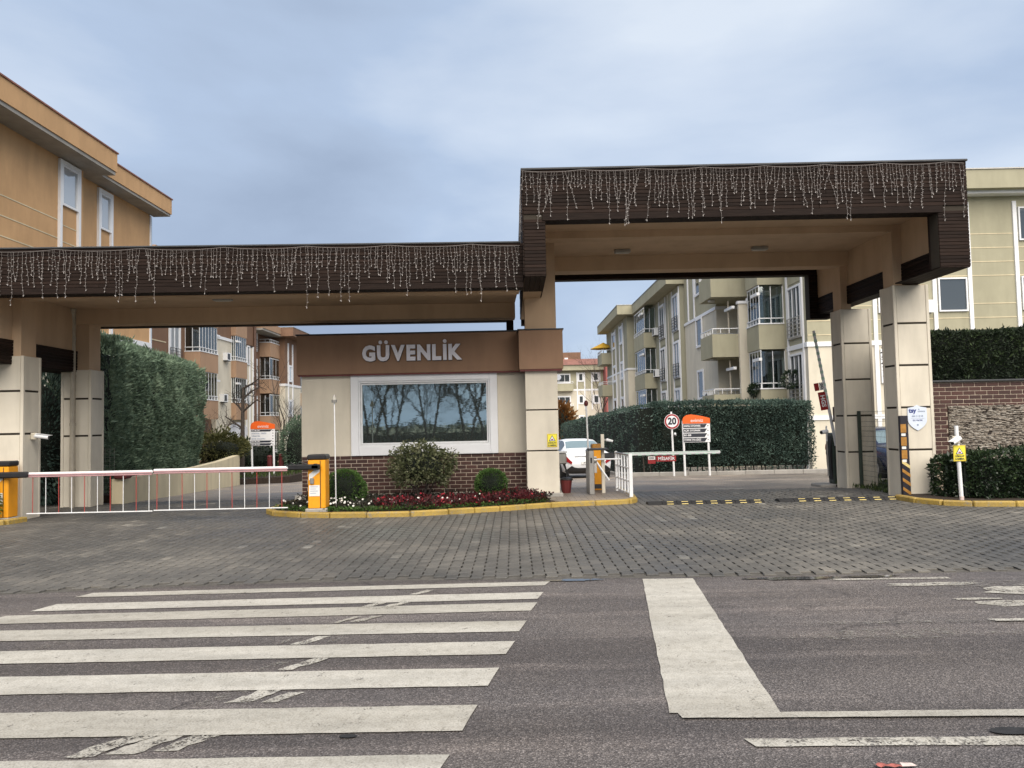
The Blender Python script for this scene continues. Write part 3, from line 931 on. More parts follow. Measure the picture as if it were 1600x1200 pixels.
# ---- post between guardhouse and right driveway, carrying the high canopy
gp = MB().box(.27, .86, 14.52, 15.2, 3.215, 4.93).build('column', 'tan', hc)
gpl = MB().box(.29, .83, 14.54, 15.2, 0.08, 2.47).build('pillar', 'joint', hc)
zs = [0.08, .94, 1.71, 2.47]
for a, b in zip(zs, zs[1:]):
    MB().box(.25, .86, 14.505, 14.54, a + (.012 if a > .1 else 0), b - (.012 if b < 2.4 else 0), .005).build('panel', 'cladding', gpl, fix=False)
    MB().box(.83, .86, 14.545, 15.2, a + (.012 if a > .1 else 0), b - (.012 if b < 2.4 else 0), .005).build('panel', 'cladding', gpl, fix=False)
MB().box(.21, .92, 14.46, 15.22, 0.06, .15, .02).build('footing', 'concrete', gpl, fix=False)
MB().box(.14, .97, 14.38, 15.24, 2.472, 3.214, .008).build('pillar_band', 'brown_band', hc, fix=False)
MB().box(.12, .99, 14.36, 15.26, 3.2145, 3.235).build('band_cap', 'dark_metal', hc)
MB().box(.16, .95, 14.40, 15.2, 2.44, 2.471).build('shadow_trim', 'dark_red', hc)

# ---- low canopy on the left (turned two degrees)
RZ = R(2.0)
lc = empty('gate_canopy', (0.22, 12.40, 0), RZ, 'lower long brown wood clad canopy over the left driveway', 'canopy', 'gate canopies')
LX0, LX1 = -9.45, 0.0
DR = 4.05
lz0, lzb, lzt = 2.68, 3.70, 4.40
ff = MB().box(LX0, LX1, 0, .24, lzb, lzt).build('front_fascia', 'joint', lc)
planks_front(ff, LX0, LX1, 0, lzb + .07, lzt, pitch=.058, joints=(-6.8, -4.4, -2.0))
MB().box(LX0, LX1, -.03, .25, lzb - .03, lzb + .068, .006).build('trim_board', 'wood', ff, fix=False)
MB().box(LX0 - .03, LX1 - .04, -.045, DR + .28, lzt, lzt + .03, .008).build('roof_flashing', 'dark_metal', lc, fix=False)
MB().box(-8.75, -.02, .24, DR, 3.90, lzt - .002).build('soffit', 'tan', lc)
MB().box(-8.75, -.02, .24, .40, 3.76, 3.90).build('soffit_edge', 'tan', lc)
MB().box(-8.75, -.02, .98, 1.3, 3.78, 3.90).build('cross_beam', 'tan', lc)
MB().box(-8.75, -.02, 3.05, 3.45, 3.60, 3.90).build('cross_beam', 'tan', lc)
rf = MB().box(-9.3, -.02, DR, DR + .22, lzb - .04, lzt).build('rear_fascia', 'joint', lc)
planks_front(rf, -8.75, -.05, DR, lzb - .04, 3.90, pitch=.06)
MB().box(-.17, -.02, DR - .02, DR + .2, 2.9, lzb).build('rear_leg', 'wood', lc)
lg = MB().box(-9.3, -9.0, DR, DR + .22, lz0, lzb).build('rear_leg', 'joint', lc)
planks_front(lg, -9.3, -8.99, DR, lz0, lzb, pitch=.06)
# left side beam with its dark band
MB().box(-9.3, -8.77, .24, DR, 3.08, lzt - .002).build('side_beam', 'tan', lc)
sb = MB().box(-9.3, -8.77, .24, DR, lz0, 3.078).build('side_band', 'joint', lc)
planks_side(sb, -8.77, .0, DR, lz0, 3.08, 1, pitch=.06)
MB().box(-9.3, -8.75, .24, DR, lz0 - .02, lz0 - .001, .003).build('plank', 'wood', sb, fix=False)
pillar(lc, -9.25, -8.55, 1.02, 1.55, 0, 2.80, .735, .73)
pillar(lc, -9.05, -8.46, 3.10, 3.62, -.05, 2.70, .735, .66)
MB().box(-9.0, -8.62, 1.06, 1.50, 2.81, 3.92).build('column', 'tan', lc)
MB().box(-8.9, -8.52, 3.14, 3.58, 2.71, 3.92).build('column', 'tan', lc)
dp = MB()
dp.tube((-8.78, 3.03, 0), (-8.78, 3.03, 3.70), .05, n=12).tube((-8.78, 3.03, 3.70), (-8.76, 2.98, 3.85), .05, n=12).tube((-8.76, 2.98, 3.85), (-8.7, 2.9, 3.92), .05, n=12)
for z_ in (.7, 1.6, 2.55, 3.3):
    dp.tube((-8.78, 3.03, z_), (-8.78, 3.03, z_ + .05), .058, n=12)
dp.build('drainpipe', 'pipe_paint', lc, smooth=False)
for lx in (-5.45,):
    cl_ = MB().box(lx - .17, lx + .17, 1.75, 1.9, 3.83, 3.90, .012).build('ceiling_light', 'grey_metal', lc, fix=False)
    MB().box(lx - .13, lx + .13, 1.77, 1.88, 3.822, 3.83).build('diffuser', 'lamp_glass', cl_)

# ------------------------------------------------------------------ icicle light curtains
def strand_meshes(n, seed):
    rr = random.Random(seed); out_ = []
    for k in range(n):
        ln = rr.choice((.28, .36, .45, .55, .66, .78, .88)) * rr.uniform(.9, 1.1)
        w = MB(); b = MB()
        p = Vector((0, 0, 0)); st_ = .06
        i = 0
        while p.z > -ln:
            q = Vector((p.x + rr.uniform(-.012, .012), rr.uniform(-.004, .004), p.z - st_))
            q.x *= .9
            w.tube(p, q, .0023, n=3, cap=False)
            if i and rr.random() < .9:
                s_ = (-1) ** i
                c = q + Vector((s_ * rr.uniform(.012, .024), -.006, rr.uniform(-.012, .014)))
                b.tube(q, c, .003, .0045, n=4)
            p = q; i += 1
        b.tube(p, p + Vector((0, 0, -.022)), .0045, .007, n=4)
        out_.append((w.mesh('strand', 'light_wire'), b.mesh('bulbs', 'light_bulb')))
    return out_
POOL = strand_meshes(28, 5)
def curtain(root, path, n, seed):
    """path: function s in 0..1 -> local point on the supply wire"""
    rr = random.Random(seed)
    w = MB(); pp = None
    for i in range(161):
        q = path(i / 160)
        if pp is not None: w.tube(pp, q, .0035, n=4, cap=False)
        pp = q
    w.build('supply_wire', 'light_wire', root, fix=False)
    w = MB(); pp = None
    for i in range(61):
        q = path(i / 60) + Vector((0, -.004, -.035 + .03 * math.sin(i * 1.1)))
        if pp is not None: w.tube(pp, q, .003, n=3, cap=False)
        pp = q
    w.build('supply_wire', 'light_wire', root, fix=False)
    s_ = 0
    for i in range(n):
        s_ = (i + rr.uniform(-.38, .38) + .5) / n
        q = path(min(1, max(0, s_)))
        a, b = rr.choice(POOL)
        o = bpy.data.objects.new('strand', a); link(o, root)
        o.location = q; o.rotation_euler = (0, rr.uniform(-.05, .05) if rr.random() < .85 else rr.uniform(-.3, .3), 0); o.scale = (rr.choice((-1, 1)), 1, rr.uniform(.75, 1.1))
        c = bpy.data.objects.new('bulbs', b); link(c, o); c['kind'] = 'stuff'
def sag(s_, n, d):
    f = (s_ * n) % 1
    return -d * 4 * f * (1 - f)
lr = empty('icicle_lights', (0, 0, 0), 0, 'white icicle light curtain hanging on the tall right canopy', 'string lights', 'icicle light curtains')
curtain(lr, lambda s_: Vector((.22 + s_ * 7.12, YF - .045, ZT - .012 + sag(s_, 7.3, .03))), 128, 3)
ls2 = lambda s_: Vector((X0 - .035, YF + .05 + s_ * 2.2, ZT - .02 + sag(s_, 3, .04)))
for i in range(14):
    q = ls2((i + .5) / 14); a, b = random.choice(POOL)
    o = bpy.data.objects.new('strand', a); link(o, lr); o.location = q; o.rotation_euler = (0, 0, math.pi / 2)
    tag(link(bpy.data.objects.new('bulbs', b), o), kind='stuff')
ll = empty('icicle_lights', (0.22, 12.40, 0), RZ, 'white icicle light curtain hanging on the lower left canopy', 'string lights', 'icicle light curtains')
curtain(ll, lambda s_: Vector((-8.75 + s_ * 8.7, -.045, lzt - .012 + sag(s_, 6.6, .035))), 150, 9)

# ------------------------------------------------------------------ guardhouse
gh = empty('guardhouse', (0, 0, 0), 0, 'small beige guardhouse with brown fascia, brick base and large window', 'guardhouse')
GX0, GX1, GY, GB = -4.12, .27, 15.0, 18.4
WX0, WX1, WZ0, WZ1 = -3.0, -.44, 1.07, 2.34
wl = MB()
wl.box(GX0, WX0, GY, GY + .22, .90, 2.48); wl.box(WX1, GX1, GY, GY + .22, .90, 2.48)
wl.box(WX0, WX1, GY, GY + .22, .90, WZ0); wl.box(WX0, WX1, GY, GY + .22, WZ1, 2.48)
wl.box(GX0, GX0 + .2, GY + .22, GB, 0, 2.48); wl.box(GX1 - .0, GX1 + .2, GY + .22, GB, 0, 2.48)
wl.box(GX0, GX1 + .2, GB, GB + .2, 0, 2.48)
wl.build('wall', 'beige', gh)
MB().box(GX0 + .2, GX1, GY + 1.6, GY + 1.65, 0.1, 2.46).build('interior_wall', 'interior', gh)
MB().box(GX0 - .14, GX1 - .02, GY - .03, GY + .22, 0, .15, .01).build('plinth', 'concrete', gh, fix=False)
dado = MB().box(GX0, GX1 - .02, GY + .006, GY + .22, .15, .899).build('brick_base', 'mortar', gh)
def bricks(parent, x0, x1, z0, z1, y, bl=.205, bh=.0605, j=.012, th=.008, skip=None):
    nr_ = round((z1 - z0) / (bh + j)); hh = (z1 - z0) / nr_
    pool = {}
    for r_i in range(nr_):
        zc = z0 + r_i * hh + hh / 2
        x_ = x0 - (bl * .5 if r_i % 2 else 0)
        while x_ < x1:
            a, b = max(x0, x_), min(x1, x_ + bl)
            if b - a > .03 and not (skip and skip((a + b) / 2, zc)):
                key = round(b - a, 3)
                if key not in pool:
                    w_ = (b - a) / 2 - j * .5
                    pool[key] = MB().box(-w_, w_, -th, .004, -(hh - j) / 2, (hh - j) / 2, .004).mesh('brick', 'brick')
                o = bpy.data.objects.new('brick', pool[key])
                link(o, parent)
                o.location = ((a + b) / 2, y + random.uniform(-.002, .002), zc)
                o.rotation_euler = (0, random.uniform(-.004, .004), 0)
            x_ += bl
bricks(dado, GX0, GX1 - .02, .155, .897, GY + .004, bl=.213, bh=.061)
# window: outer white surround, inner frame, reflective pane
wf = MB()
sx0, sx1, sz0, sz1 = -3.15, -.29, .895, 2.475
wf.box(sx0, WX0, GY - .05, GY - .002, sz0, sz1, .006); wf.box(WX1, sx1, GY - .05, GY - .002, sz0, sz1, .006)
wf.box(WX0 + .001, WX1 - .001, GY - .05, GY - .002, sz0, WZ0, .006); wf.box(WX0 + .001, WX1 - .001, GY - .05, GY - .002, WZ1, sz1, .006)
win = wf.build('window', 'white_paint', gh, fix=False)
fr = MB()
for k, (b_, yy_) in enumerate(((.035, GY - .03), (.03, GY + .0))):
    o_ = k * .038
    fr.box(WX0 + o_, WX0 + o_ + b_, yy_, GY + .06, WZ0 + o_, WZ1 - o_, .004); fr.box(WX1 - o_ - b_, WX1 - o_, yy_, GY + .06, WZ0 + o_, WZ1 - o_, .004)
    fr.box(WX0 + o_ + b_, WX1 - o_ - b_, yy_ + .001, GY + .06, WZ0 + o_, WZ0 + o_ + b_, .004); fr.box(WX0 + o_ + b_, WX1 - o_ - b_, yy_ + .001, GY + .06, WZ1 - o_ - b_, WZ1 - o_, .004)
fr.build('frame', 'white_metal', win, fix=False)
MB().box(WX0 + .05, WX1 - .05, GY + .03, GY + .036, WZ0 + .05, WZ1 - .05).build('pane', 'mirror_glass', win)
# fascia band, cap, roof
band = MB().box(GX0 - .05, .14, GY - .15, GY + .05, 2.482, 3.25, .008).build('fascia_band', 'brown_band', gh, fix=False)
MB().box(GX0 - .05, GX0 + .15, GY + .05, GB + .2, 2.484, 3.25).build('fascia_band', 'brown_band', gh)
MB().box(GX0 - .03, .15, GY - .13, GY + .0, 2.455, 2.481).build('drip_edge', 'dark_red', gh)
MB().box(GX0 - .07, .14, GY - .17, GY + .08, 3.2505, 3.275, .005).build('parapet_cap', 'dark_metal', gh, fix=False)
MB().box(GX0 + .15, .4, GY + .05, GB + .2, 2.9, 3.0).build('roof', 'concrete', gh)
MB().box(-3.65, -3.0, 17.0, 17.5, 3.0, 3.52, .02).build('roof_unit', 'dark_metal', gh, fix=False)
# raised letters
lets = []
for ch in 'GUVENLIK':
    q = text(ch, .42, 'letter_face', band, (0, 0, 0), 'letter', ext=.018, bold=.021)
    xs_ = [v.co.x for v in q.data.vertices]
    lets.append((q, min(xs_), max(xs_)))
tot = sum(b - a for _, a, b in lets); gap = .035
W_ = 1.93
dots_at = {1: (-.055, .055), 6: (0.0,)}
k = (W_ - gap * 7) / tot
x_ = -2.885
ycap = [v.co.y for v in lets[0][0].data.vertices]
h_ = max(ycap) - min(ycap)
kz = .315 / h_
for q, a, b in lets:
    yc = [v.co.y for v in q.data.vertices]
    q.scale = (k, kz, 1)
    q.location = (x_ - a * k, GY - .15 - .036, 2.715 - min(ycap) * kz)
    s2 = q.copy(); s2.data = q.data.copy(); s2.data.materials.clear(); s2.data.materials.append(MATS['letter_shadow_dark'])  # dark offset copy behind each letter, drawn as its shadow
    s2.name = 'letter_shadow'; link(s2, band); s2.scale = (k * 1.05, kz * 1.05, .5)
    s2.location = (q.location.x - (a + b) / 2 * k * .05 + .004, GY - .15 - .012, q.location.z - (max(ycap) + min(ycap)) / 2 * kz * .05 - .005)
    if len(dots_at) and lets.index((q, a, b)) in dots_at:
        for dx in dots_at[lets.index((q, a, b))]:
            c_ = x_ + (b - a) * k * .5 + dx
            for yy_, rr_, mt_, nm_ in ((GY - .186, .036, 'letter_face', 'letter_dot'), (GY - .165, .041, 'letter_shadow_dark', 'letter_shadow')):
                MB().disc((c_ + (.004 if mt_ == 'letter_shadow_dark' else 0), yy_ + .03, 3.085), (0, -1, 0), rr_, .036 if mt_ == 'letter_face' else .012, 18).build(nm_, mt_, band)
    x_ += (b - a) * k + gap

# ------------------------------------------------------------------ left barrier (two booms meeting in the middle)
def barrier_cabinet(root, x0, x1, y0, y1, z0, z1, side):
    cb = MB().box(x0, x1, y0, y1, z0, z1 - .09, .012).build('cabinet', 'orange_paint', root, fix=False)
    MB().box(x0 - .012, x1 + .012, y0 - .012, y1 + .012, z1 - .088, z1, .02).build('cabinet_lid', 'black_plastic', cb, fix=False)
    w = x1 - x0
    MB().box(x0 + w * .70, x0 + w * .74, y0 - .004, y0 + .002, z0 + .01, z1 - .10).build('door_gap', 'black_plastic', cb)
    xa, xb = (x0 + .02, x0 + w * .68)
    q = MB(); zc = z0 + (z1 - z0) * .60
    q.add([(xa, y0 - .004, zc - .07), (xb, y0 - .004, zc + .07), (xb, y0 - .004, zc + .17), (xa, y0 - .004, zc + .03)], [(0, 1, 2, 3)])
    q.build('reflective_stripe', 'sticker', cb)
    MB().box(xa + .02, xa + .085, y0 - .03, y0 - .001, zc - .13, zc - .03, .01).build('lock', 'grey_metal', cb, fix=False)
    st = MB().box(xa, xb, y0 - .005, y0 - .001, zc - .33, zc - .15).build('notice', 'sticker', cb)
    for i in range(4):
        MB().box(xa + .02, xb - .03 - .03 * (i % 2), y0 - .0065, y0 - .0055, zc - .18 - i * .035, zc - .172 - i * .035).build('print_line', 'ink_grey', cb)
    MB().box(x0 - .05, x1 + .03, y0 - .02, y1 + .05, -.02, z0 - .001, .015).build('foundation', 'concrete', root, fix=False)
    return cb
def skirt_boom(root, xa, xb, y, z, zbot, n, first):
    d = 1 if xb > xa else -1
    bm = MB().box(min(xa, xb), max(xa, xb), y - .022, y + .022, z - .028, z + .028, .016).build('boom', 'white_metal', root, fix=False)
    MB().box(min(xa, xb) + .01, max(xa, xb) - .01, y - .026, y - .0225, z - .018, z - .002).build('red_stripe', 'pale_red', bm)
    MB().box(min(xa, xb) + .01, max(xa, xb) - .01, y - .02, y + .02, z - .052, z - .03, .005).build('rubber_edge', 'pale_red', bm, fix=False)
    MB().box(min(xa, xb) + .004, max(xa, xb) - .004, y - .012, y + .012, zbot - .009, zbot + .009, .004).build('bottom_bar', 'white_metal', bm, fix=False)
    for i in range(n):
        xx = xa + d * (.10 + (abs(xb - xa) - .16) * i / (n - 1))
        MB().tube((xx, y, z - .03), (xx + random.uniform(-.004, .004), y, zbot), .006, n=6).build('rod', 'red_paint' if (i + first) % 2 == 0 else 'white_metal', bm, fix=False)
    return bm
b1 = empty('barrier_gate', (-3.3, 12.9, 0), 0, 'orange barrier cabinet beside the flower bed with its boom lowered across the left driveway', 'barrier', 'left driveway barriers')
def shift(root):   # children are written in world metres; keep the root at the thing's base
    for ch in root.children:
        ch.location = Vector(ch.location) - Vector(root.location)
barrier_cabinet(b1, -3.42, -3.13, 12.80, 13.08, .13, 1.02, 1)
skirt_boom(b1, -3.72, -5.935, 12.70, .815, .165, 11, 0)
a_ = MB().box(-3.78, -3.20, 12.70, 12.79, .775, .865, .02).tube((-3.28, 12.70, .82), (-3.28, 12.80, .82), .055, n=14).build('boom_holder', 'black_plastic', b1, fix=False)
cb_ = MB(); pts = [Vector((-3.74, 12.69, .84)), Vector((-3.66, 12.66, .90)), Vector((-3.58, 12.67, .86)), Vector((-3.5, 12.66, .91)), Vector((-3.4, 12.68, .87))]
for p, q in zip(pts, pts[1:]): cb_.tube(p, q, .008, n=5)
cb_.build('cable', 'black_plastic', b1)
shift(b1)
b2 = empty('barrier_gate', (-8.5, 12.9, 0), 0, 'orange barrier cabinet by the left pillar, mostly outside the frame, boom lowered', 'barrier', 'left driveway barriers')
barrier_cabinet(b2, -8.62, -8.34, 12.72, 12.98, .09, 1.02, 1)
skirt_boom(b2, -8.02, -5.945, 12.70, .80, .155, 10, 0)
MB().box(-8.55, -7.98, 12.62, 12.71, .745, .845, .02).build('boom_holder', 'black_plastic', b2, fix=False)
shift(b2)
bp = empty('beacon_pole', (-3.06, 13.25, .07), 0, 'thin white pole with small lamp behind the orange cabinet', 'lamp')
MB().tube((0, 0, 0), (-.012, 0, 1.82), .011, n=8).build('pole', 'white_metal', bp)
MB().tube((-.012, 0, 1.82), (-.012, 0, 1.87), .045, .05, n=12).tube((-.012, 0, 1.93), (-.012, 0, 1.96), .022, .008, n=10).build('lamp_base', 'grey_metal', bp)
MB().tube((-.012, 0, 1.87), (-.012, 0, 1.93), .035, .028, n=12).build('lamp', 'lamp_glass', bp)

# ------------------------------------------------------------------ foliage builders
def shell_points(kind, n, seed, **k):
    rg_ = np.random.default_rng(seed)
    if kind == 'ball':
        c = np.array(k['c']); r = np.array(k['r'])
        d = rg_.normal(0, 1, (n, 3)); d /= np.linalg.norm(d, axis=1, keepdims=True)
        if k.get('flat'): d = d[d[:, 2] > -.8]
        rad = 1 - np.abs(rg_.normal(0, k.get('depth', .06), len(d)))
        P = c + d * r * rad[:, None]
        return P, d
    if kind == 'box':   # rounded prism along a polyline: pts [(x,y,zb,zt)], width w to the +normal side
        pts = k['pts']; w = k['w']; out_p = []; out_n = []
        segs = []
        for a, b in zip(pts, pts[1:]):
            segs.append((a, b, math.hypot(b[0] - a[0], b[1] - a[1])))
        tot = sum(s[2] for s in segs)
        for a, b, l in segs:
            m_ = int(n * l / tot)
            u = np.array([b[0] - a[0], b[1] - a[1], 0]) / l
            nn = np.array([u[1], -u[0], 0])     # outward (front) side
            s_ = rg_.uniform(0, 1, m_)
            h_ = [((a[3] + b[3]) / 2 - (a[2] + b[2]) / 2)]
            Hm = h_[0]
            # perimeter parameter: front side (Hm), top (w), optional back
            per = rg_.uniform(0, Hm + w, m_)
            base = np.array(a[:2] + (0,)) + (np.array(b[:2] + (0,)) - np.array(a[:2] + (0,))) * s_[:, None]
            zb = a[2] + (b[2] - a[2]) * s_; zt = a[3] + (b[3] - a[3]) * s_
            fr_ = np.minimum(per, Hm) / Hm
            tp = np.clip(per - Hm, 0, None)
            rc = k.get('round', .25)
            # rounded shoulder
            zrel = fr_ * (zt - zb)
            back = tp.copy()
            dz = np.zeros(m_)
            near = (zt - zb) - zrel
            onf = per <= Hm
            sh = np.where(onf & (near < rc), rc - np.sqrt(np.clip(rc**2 - (rc - near)**2, 0, None)), 0)
            back = back + sh
            drop = np.where(~onf & (tp < rc), rc - np.sqrt(np.clip(rc**2 - (rc - tp)**2, 0, None)), 0)
            P = base - nn * back[:, None]
            P[:, 2] = zb + np.minimum(zrel, zt - zb) - drop
            Nn = np.where(onf[:, None], nn[None], np.array([0, 0, 1.])[None])
            out_p.append(P); out_n.append(Nn)
        return np.concatenate(out_p), np.concatenate(out_n)
def clump_tone(P, seed, s=2.0, up=None, base=.5, amp=.9):
    rg_ = np.random.default_rng(seed)
    q = fbm(P, s, seed * 3.1)
    t_ = base + amp * .5 * q + rg_.normal(0, .16, len(P))
    return np.clip(t_, 0, 1)
def plant(name, label, cat, P, Nn, mat, size, parent_loc, aspect=2.0, jit=.9, up=0.0, seed=1, amp=.05, core=None, group=None, s=2.0, base=.5, nscale=1.2):
    root = empty(name, parent_loc, 0, label, cat, group)
    d = fbm(P, nscale, seed) * amp
    P = P + Nn * d[:, None]
    V, F = leaf_quads(P - np.array(parent_loc), Nn, size, aspect, jit, up, seed)
    fast_mesh('foliage', V, F, mat, clump_tone(P, seed, s, base=base), root)
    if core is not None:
        o = core.build('dark_core', 'hedge_core', root)  # solid dark fill, stands in for the shade between the leaves
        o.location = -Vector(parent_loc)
    return root

# box balls, the shrub between them, and the flower bed
P, Nn = shell_points('ball', 5200, 11, c=(-3.02, 13.75, .36), r=(.375, .36, .345), depth=.05)
plant('box_ball', 'round clipped box ball beside the orange barrier cabinet', 'shrub', P, Nn, 'box_leaf', .034, (-3.02, 13.75, .05), 1.7, .8, seed=11, amp=.05, core=MB().sphere((-3.02, 13.75, .36), .32, .31, .30), group='clipped box balls', s=6)
P, Nn = shell_points('ball', 4200, 12, c=(-.43, 14.25, .36), r=(.285, .28, .27), depth=.05)
plant('box_ball', 'smaller round box ball below the right end of the window', 'shrub', P, Nn, 'box_leaf', .032, (-.43, 14.25, .05), 1.7, .8, seed=12, amp=.04, core=MB().sphere((-.43, 14.25, .36), .245, .24, .23), group='clipped box balls', s=6)
rg1 = np.random.default_rng(21)
d = rg1.normal(0, 1, (6500, 3)); d /= np.linalg.norm(d, axis=1, keepdims=True)
d = d[d[:, 2] > -.75]
P = np.array([-1.68, 14.05, .72]) + d * np.array([.60, .5, .44]) * (1 - np.abs(rg1.normal(0, .16, len(d))))[:, None]
sh = plant('variegated_shrub', 'domed shrub with pale mottled leaves under the window', 'shrub', P, d, 'variegated_leaf', .05, (-1.68, 14.05, .05), 1.9, 1.0, seed=21, amp=.20, s=5, base=.46, nscale=3.2, core=MB().sphere((-1.68, 14.05, .72), .40, .32, .27))
st = MB()
for k in range(6):
    a_ = k * 1.05
    st.tube((.03 * math.cos(a_), .03 * math.sin(a_), 0), (.28 * math.cos(a_), .22 * math.sin(a_), .48 + .05 * (k % 2)), .02, .009, n=6)
st.build('stem', 'bark', sh)
def in_poly(x, y, poly):
    c = False; n = len(poly); j = n - 1
    for i in range(n):
        if (poly[i][1] > y) != (poly[j][1] > y) and x < (poly[j][0] - poly[i][0]) * (y - poly[i][1]) / (poly[j][1] - poly[i][1]) + poly[i][0]:
            c = not c
        j = i
    return c
BEDP = [(-4.1, 14.8), (-4.1, 13.45), (-3.9, 13.15), (-3.42, 12.87), (-2.4, 12.70), (-1.7, 12.71), (-1.1, 12.87), (-.26, 13.19), (.56, 13.56), (.6, 13.8), (.2, 14.35), (.1, 14.8)]
def bed_pts(n, seed, cond=lambda x, y, r: True):
    rr = random.Random(seed); o_ = []
    while len(o_) < n:
        x_, y_ = rr.uniform(-4.1, .6), rr.uniform(12.7, 14.7)
        if in_poly(x_, y_, BEDP) and cond(x_, y_, rr): o_.append((x_, y_))
    return o_
def bed_front(x):   # y of the bed's front edge
    for (a, b), (c, d_) in zip(BEDP[1:9], BEDP[2:10]):
        if a <= x <= c: return b + (d_ - b) * (x - a) / max(1e-6, c - a)
    return 12.8
def clumps(name, label, cat, centers, mat, h, spread, n_each, size, seed, tone_base=.5):
    rg_ = np.random.default_rng(seed)
    c = np.array([(x, y, .07) for x, y in centers])
    c = np.repeat(c, n_each, axis=0)
    n = len(c)
    off = rg_.normal(0, 1, (n, 3)) * np.array([spread, spread, 0]); 
    hh = rg_.uniform(.2, 1, n) * h * np.repeat(rg_.uniform(.6, 1.2, len(centers)), n_each)
    P = c + off; P[:, 2] += hh
    Nn = off * 4 + np.array([0, 0, .7])
    V, F = leaf_quads(P, Nn, size, 1.7, .6, 0.2, seed)
    t_ = np.clip(tone_base + rg_.normal(0, .25, n), 0, 1)
    return tag(fast_mesh(name, V, F, mat, t_), label, cat, kind='stuff')
clumps('bedding_plants', 'low dark leafy bedding plants filling the flower bed', 'plants', bed_pts(420, 1), 'bed_leaf', .13, .05, 22, .045, 31)
clumps('bedding_plants', 'dark red leafy bedding plants in right part of flower bed', 'plants', bed_pts(300, 2, lambda x, y, r: x > -2.4 and (y < 13.7 or x > -.6) and r.random() < .35 + (x + 2.4) * .3), 'red_leaf', .16, .05, 24, .045, 32)
clumps('ground_cover', 'green edging plants along the yellow kerb of flower bed', 'plants', bed_pts(230, 3, lambda x, y, r: y < bed_front(x) + .16), 'box_leaf', .06, .05, 20, .035, 33)
def petals(name, label, centers, tlo, thi, seed):
    rr = random.Random(seed); V = []; F = []; T = []
    for x_, y_ in centers:
        z_ = .07 + rr.uniform(.08, .19); r = rr.uniform(.011, .020)
        tilt = Vector((rr.uniform(-.5, .5), -1 + rr.uniform(-.2, .4), rr.uniform(.4, 1.2))).normalized()
        a = tilt.orthogonal().normalized(); b = tilt.cross(a); t_ = rr.uniform(tlo, thi)
        for k in range(5):
            ang = k * 1.2566; dr = a * math.cos(ang) + b * math.sin(ang); sd = tilt.cross(dr) * r * .55
            c = Vector((x_, y_, z_)); i = len(V)
            V += [tuple(c), tuple(c + dr * r * .7 + sd), tuple(c + dr * r * 1.15 + tilt * .004), tuple(c + dr * r * .7 - sd)]
            F.append((i, i + 1, i + 2, i + 3)); T.append(t_)
    return tag(fast_mesh(name, np.array(V), np.array(F), 'petal', np.array(T)), label, 'flowers', kind='stuff')
petals('white_flowers', 'small white flowers dotted through the flower bed', bed_pts(80, 4, lambda x, y, r: (x < -2.6 and y < 13.4 and r.random() < .9) or (r.random() < .22 and y < 13.6)), .55, 1, 5)
petals('red_flowers', 'small red flowers in the right half of the flower bed', bed_pts(70, 5, lambda x, y, r: x > -2.3 and y < 13.9), 0, .4, 6)
# small yellow leaved bush at far left
P, Nn = shell_points('ball', 1500, 41, c=(-8.75, 12.62, .36), r=(.30, .22, .34), depth=.2)
plant('golden_bush', 'small yellow leaved bush in front of the far left cabinet', 'shrub', P, Nn, 'yellow_leaf', .05, (-8.75, 12.62, .05), 1.6, 1.0, seed=41, amp=.1, s=6, core=MB().sphere((-8.75, 12.62, .34), .18, .13, .2))

# hedges
hp = [(11.15, 34.0, gz(33), 2.0), (11.15, 28.6, gz(28.6), 2.02), (5.2, 28.6, gz(28.6) + .0, 2.06), (4.6, 29.2, gz(29), 2.04), (4.3, 34, gz(34), 1.86), (4.0, 44, gz(44), 1.64), (3.85, 62, gz(62), 1.25)]
rvp = [tuple(q) for q in hp][::-1]
P1, N1 = shell_points('box', 30000, 51, pts=[rvp[-3], rvp[-2]], w=1.3, round=.28)
P2, N2 = shell_points('box', 15000, 52, pts=rvp[:-2], w=1.2, round=.3)
P3, N3 = shell_points('box', 5000, 53, pts=[rvp[-2], rvp[-1]], w=1.0, round=.3)
P = np.concatenate([P1, P2, P3]); Nn = np.concatenate([N1, N2, N3])
keep = np.ones(len(P), bool)
low = P[:, 2] < np.array([gz(y) for y in P[:, 1]]) + .42
keep[low] = np.random.default_rng(5).random(low.sum()) < .35
P, Nn = P[keep], Nn[keep]
core = MB()
core.box(5.2, 11.0, 28.75, 29.8, gz(29) + .3, 1.9)
for a, b in zip(rvp[:-3], rvp[1:-2]):
    core.add([(a[0] + .15, a[1], a[2]), (b[0] + .15, b[1], b[2]), (b[0] + 1.1, b[1], b[2]), (a[0] + 1.1, a[1], a[2]), (a[0] + .2, a[1], a[3] - .15), (b[0] + .2, b[1], b[3] - .15), (b[0] + 1.0, b[1], b[3] - .15), (a[0] + 1.0, a[1], a[3] - .15)],
             [(0, 1, 5, 4), (1, 2, 6, 5), (2, 3, 7, 6), (3, 0, 4, 7), (4, 5, 6, 7)])
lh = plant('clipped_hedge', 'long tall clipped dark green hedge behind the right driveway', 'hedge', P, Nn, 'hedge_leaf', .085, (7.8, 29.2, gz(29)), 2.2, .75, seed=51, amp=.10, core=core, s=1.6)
st = MB()
rr = random.Random(4)
for i in range(26):
    x_ = 4.9 + i * .24 + rr.uniform(-.05, .05)
    st.tube((x_ - 7.8, -.35 + rr.uniform(-.1, .1), .0), (x_ - 7.8 + rr.uniform(-.1, .1), -.3, .75), .03, .02, n=5)
st.build('trunk', 'bark', lh)
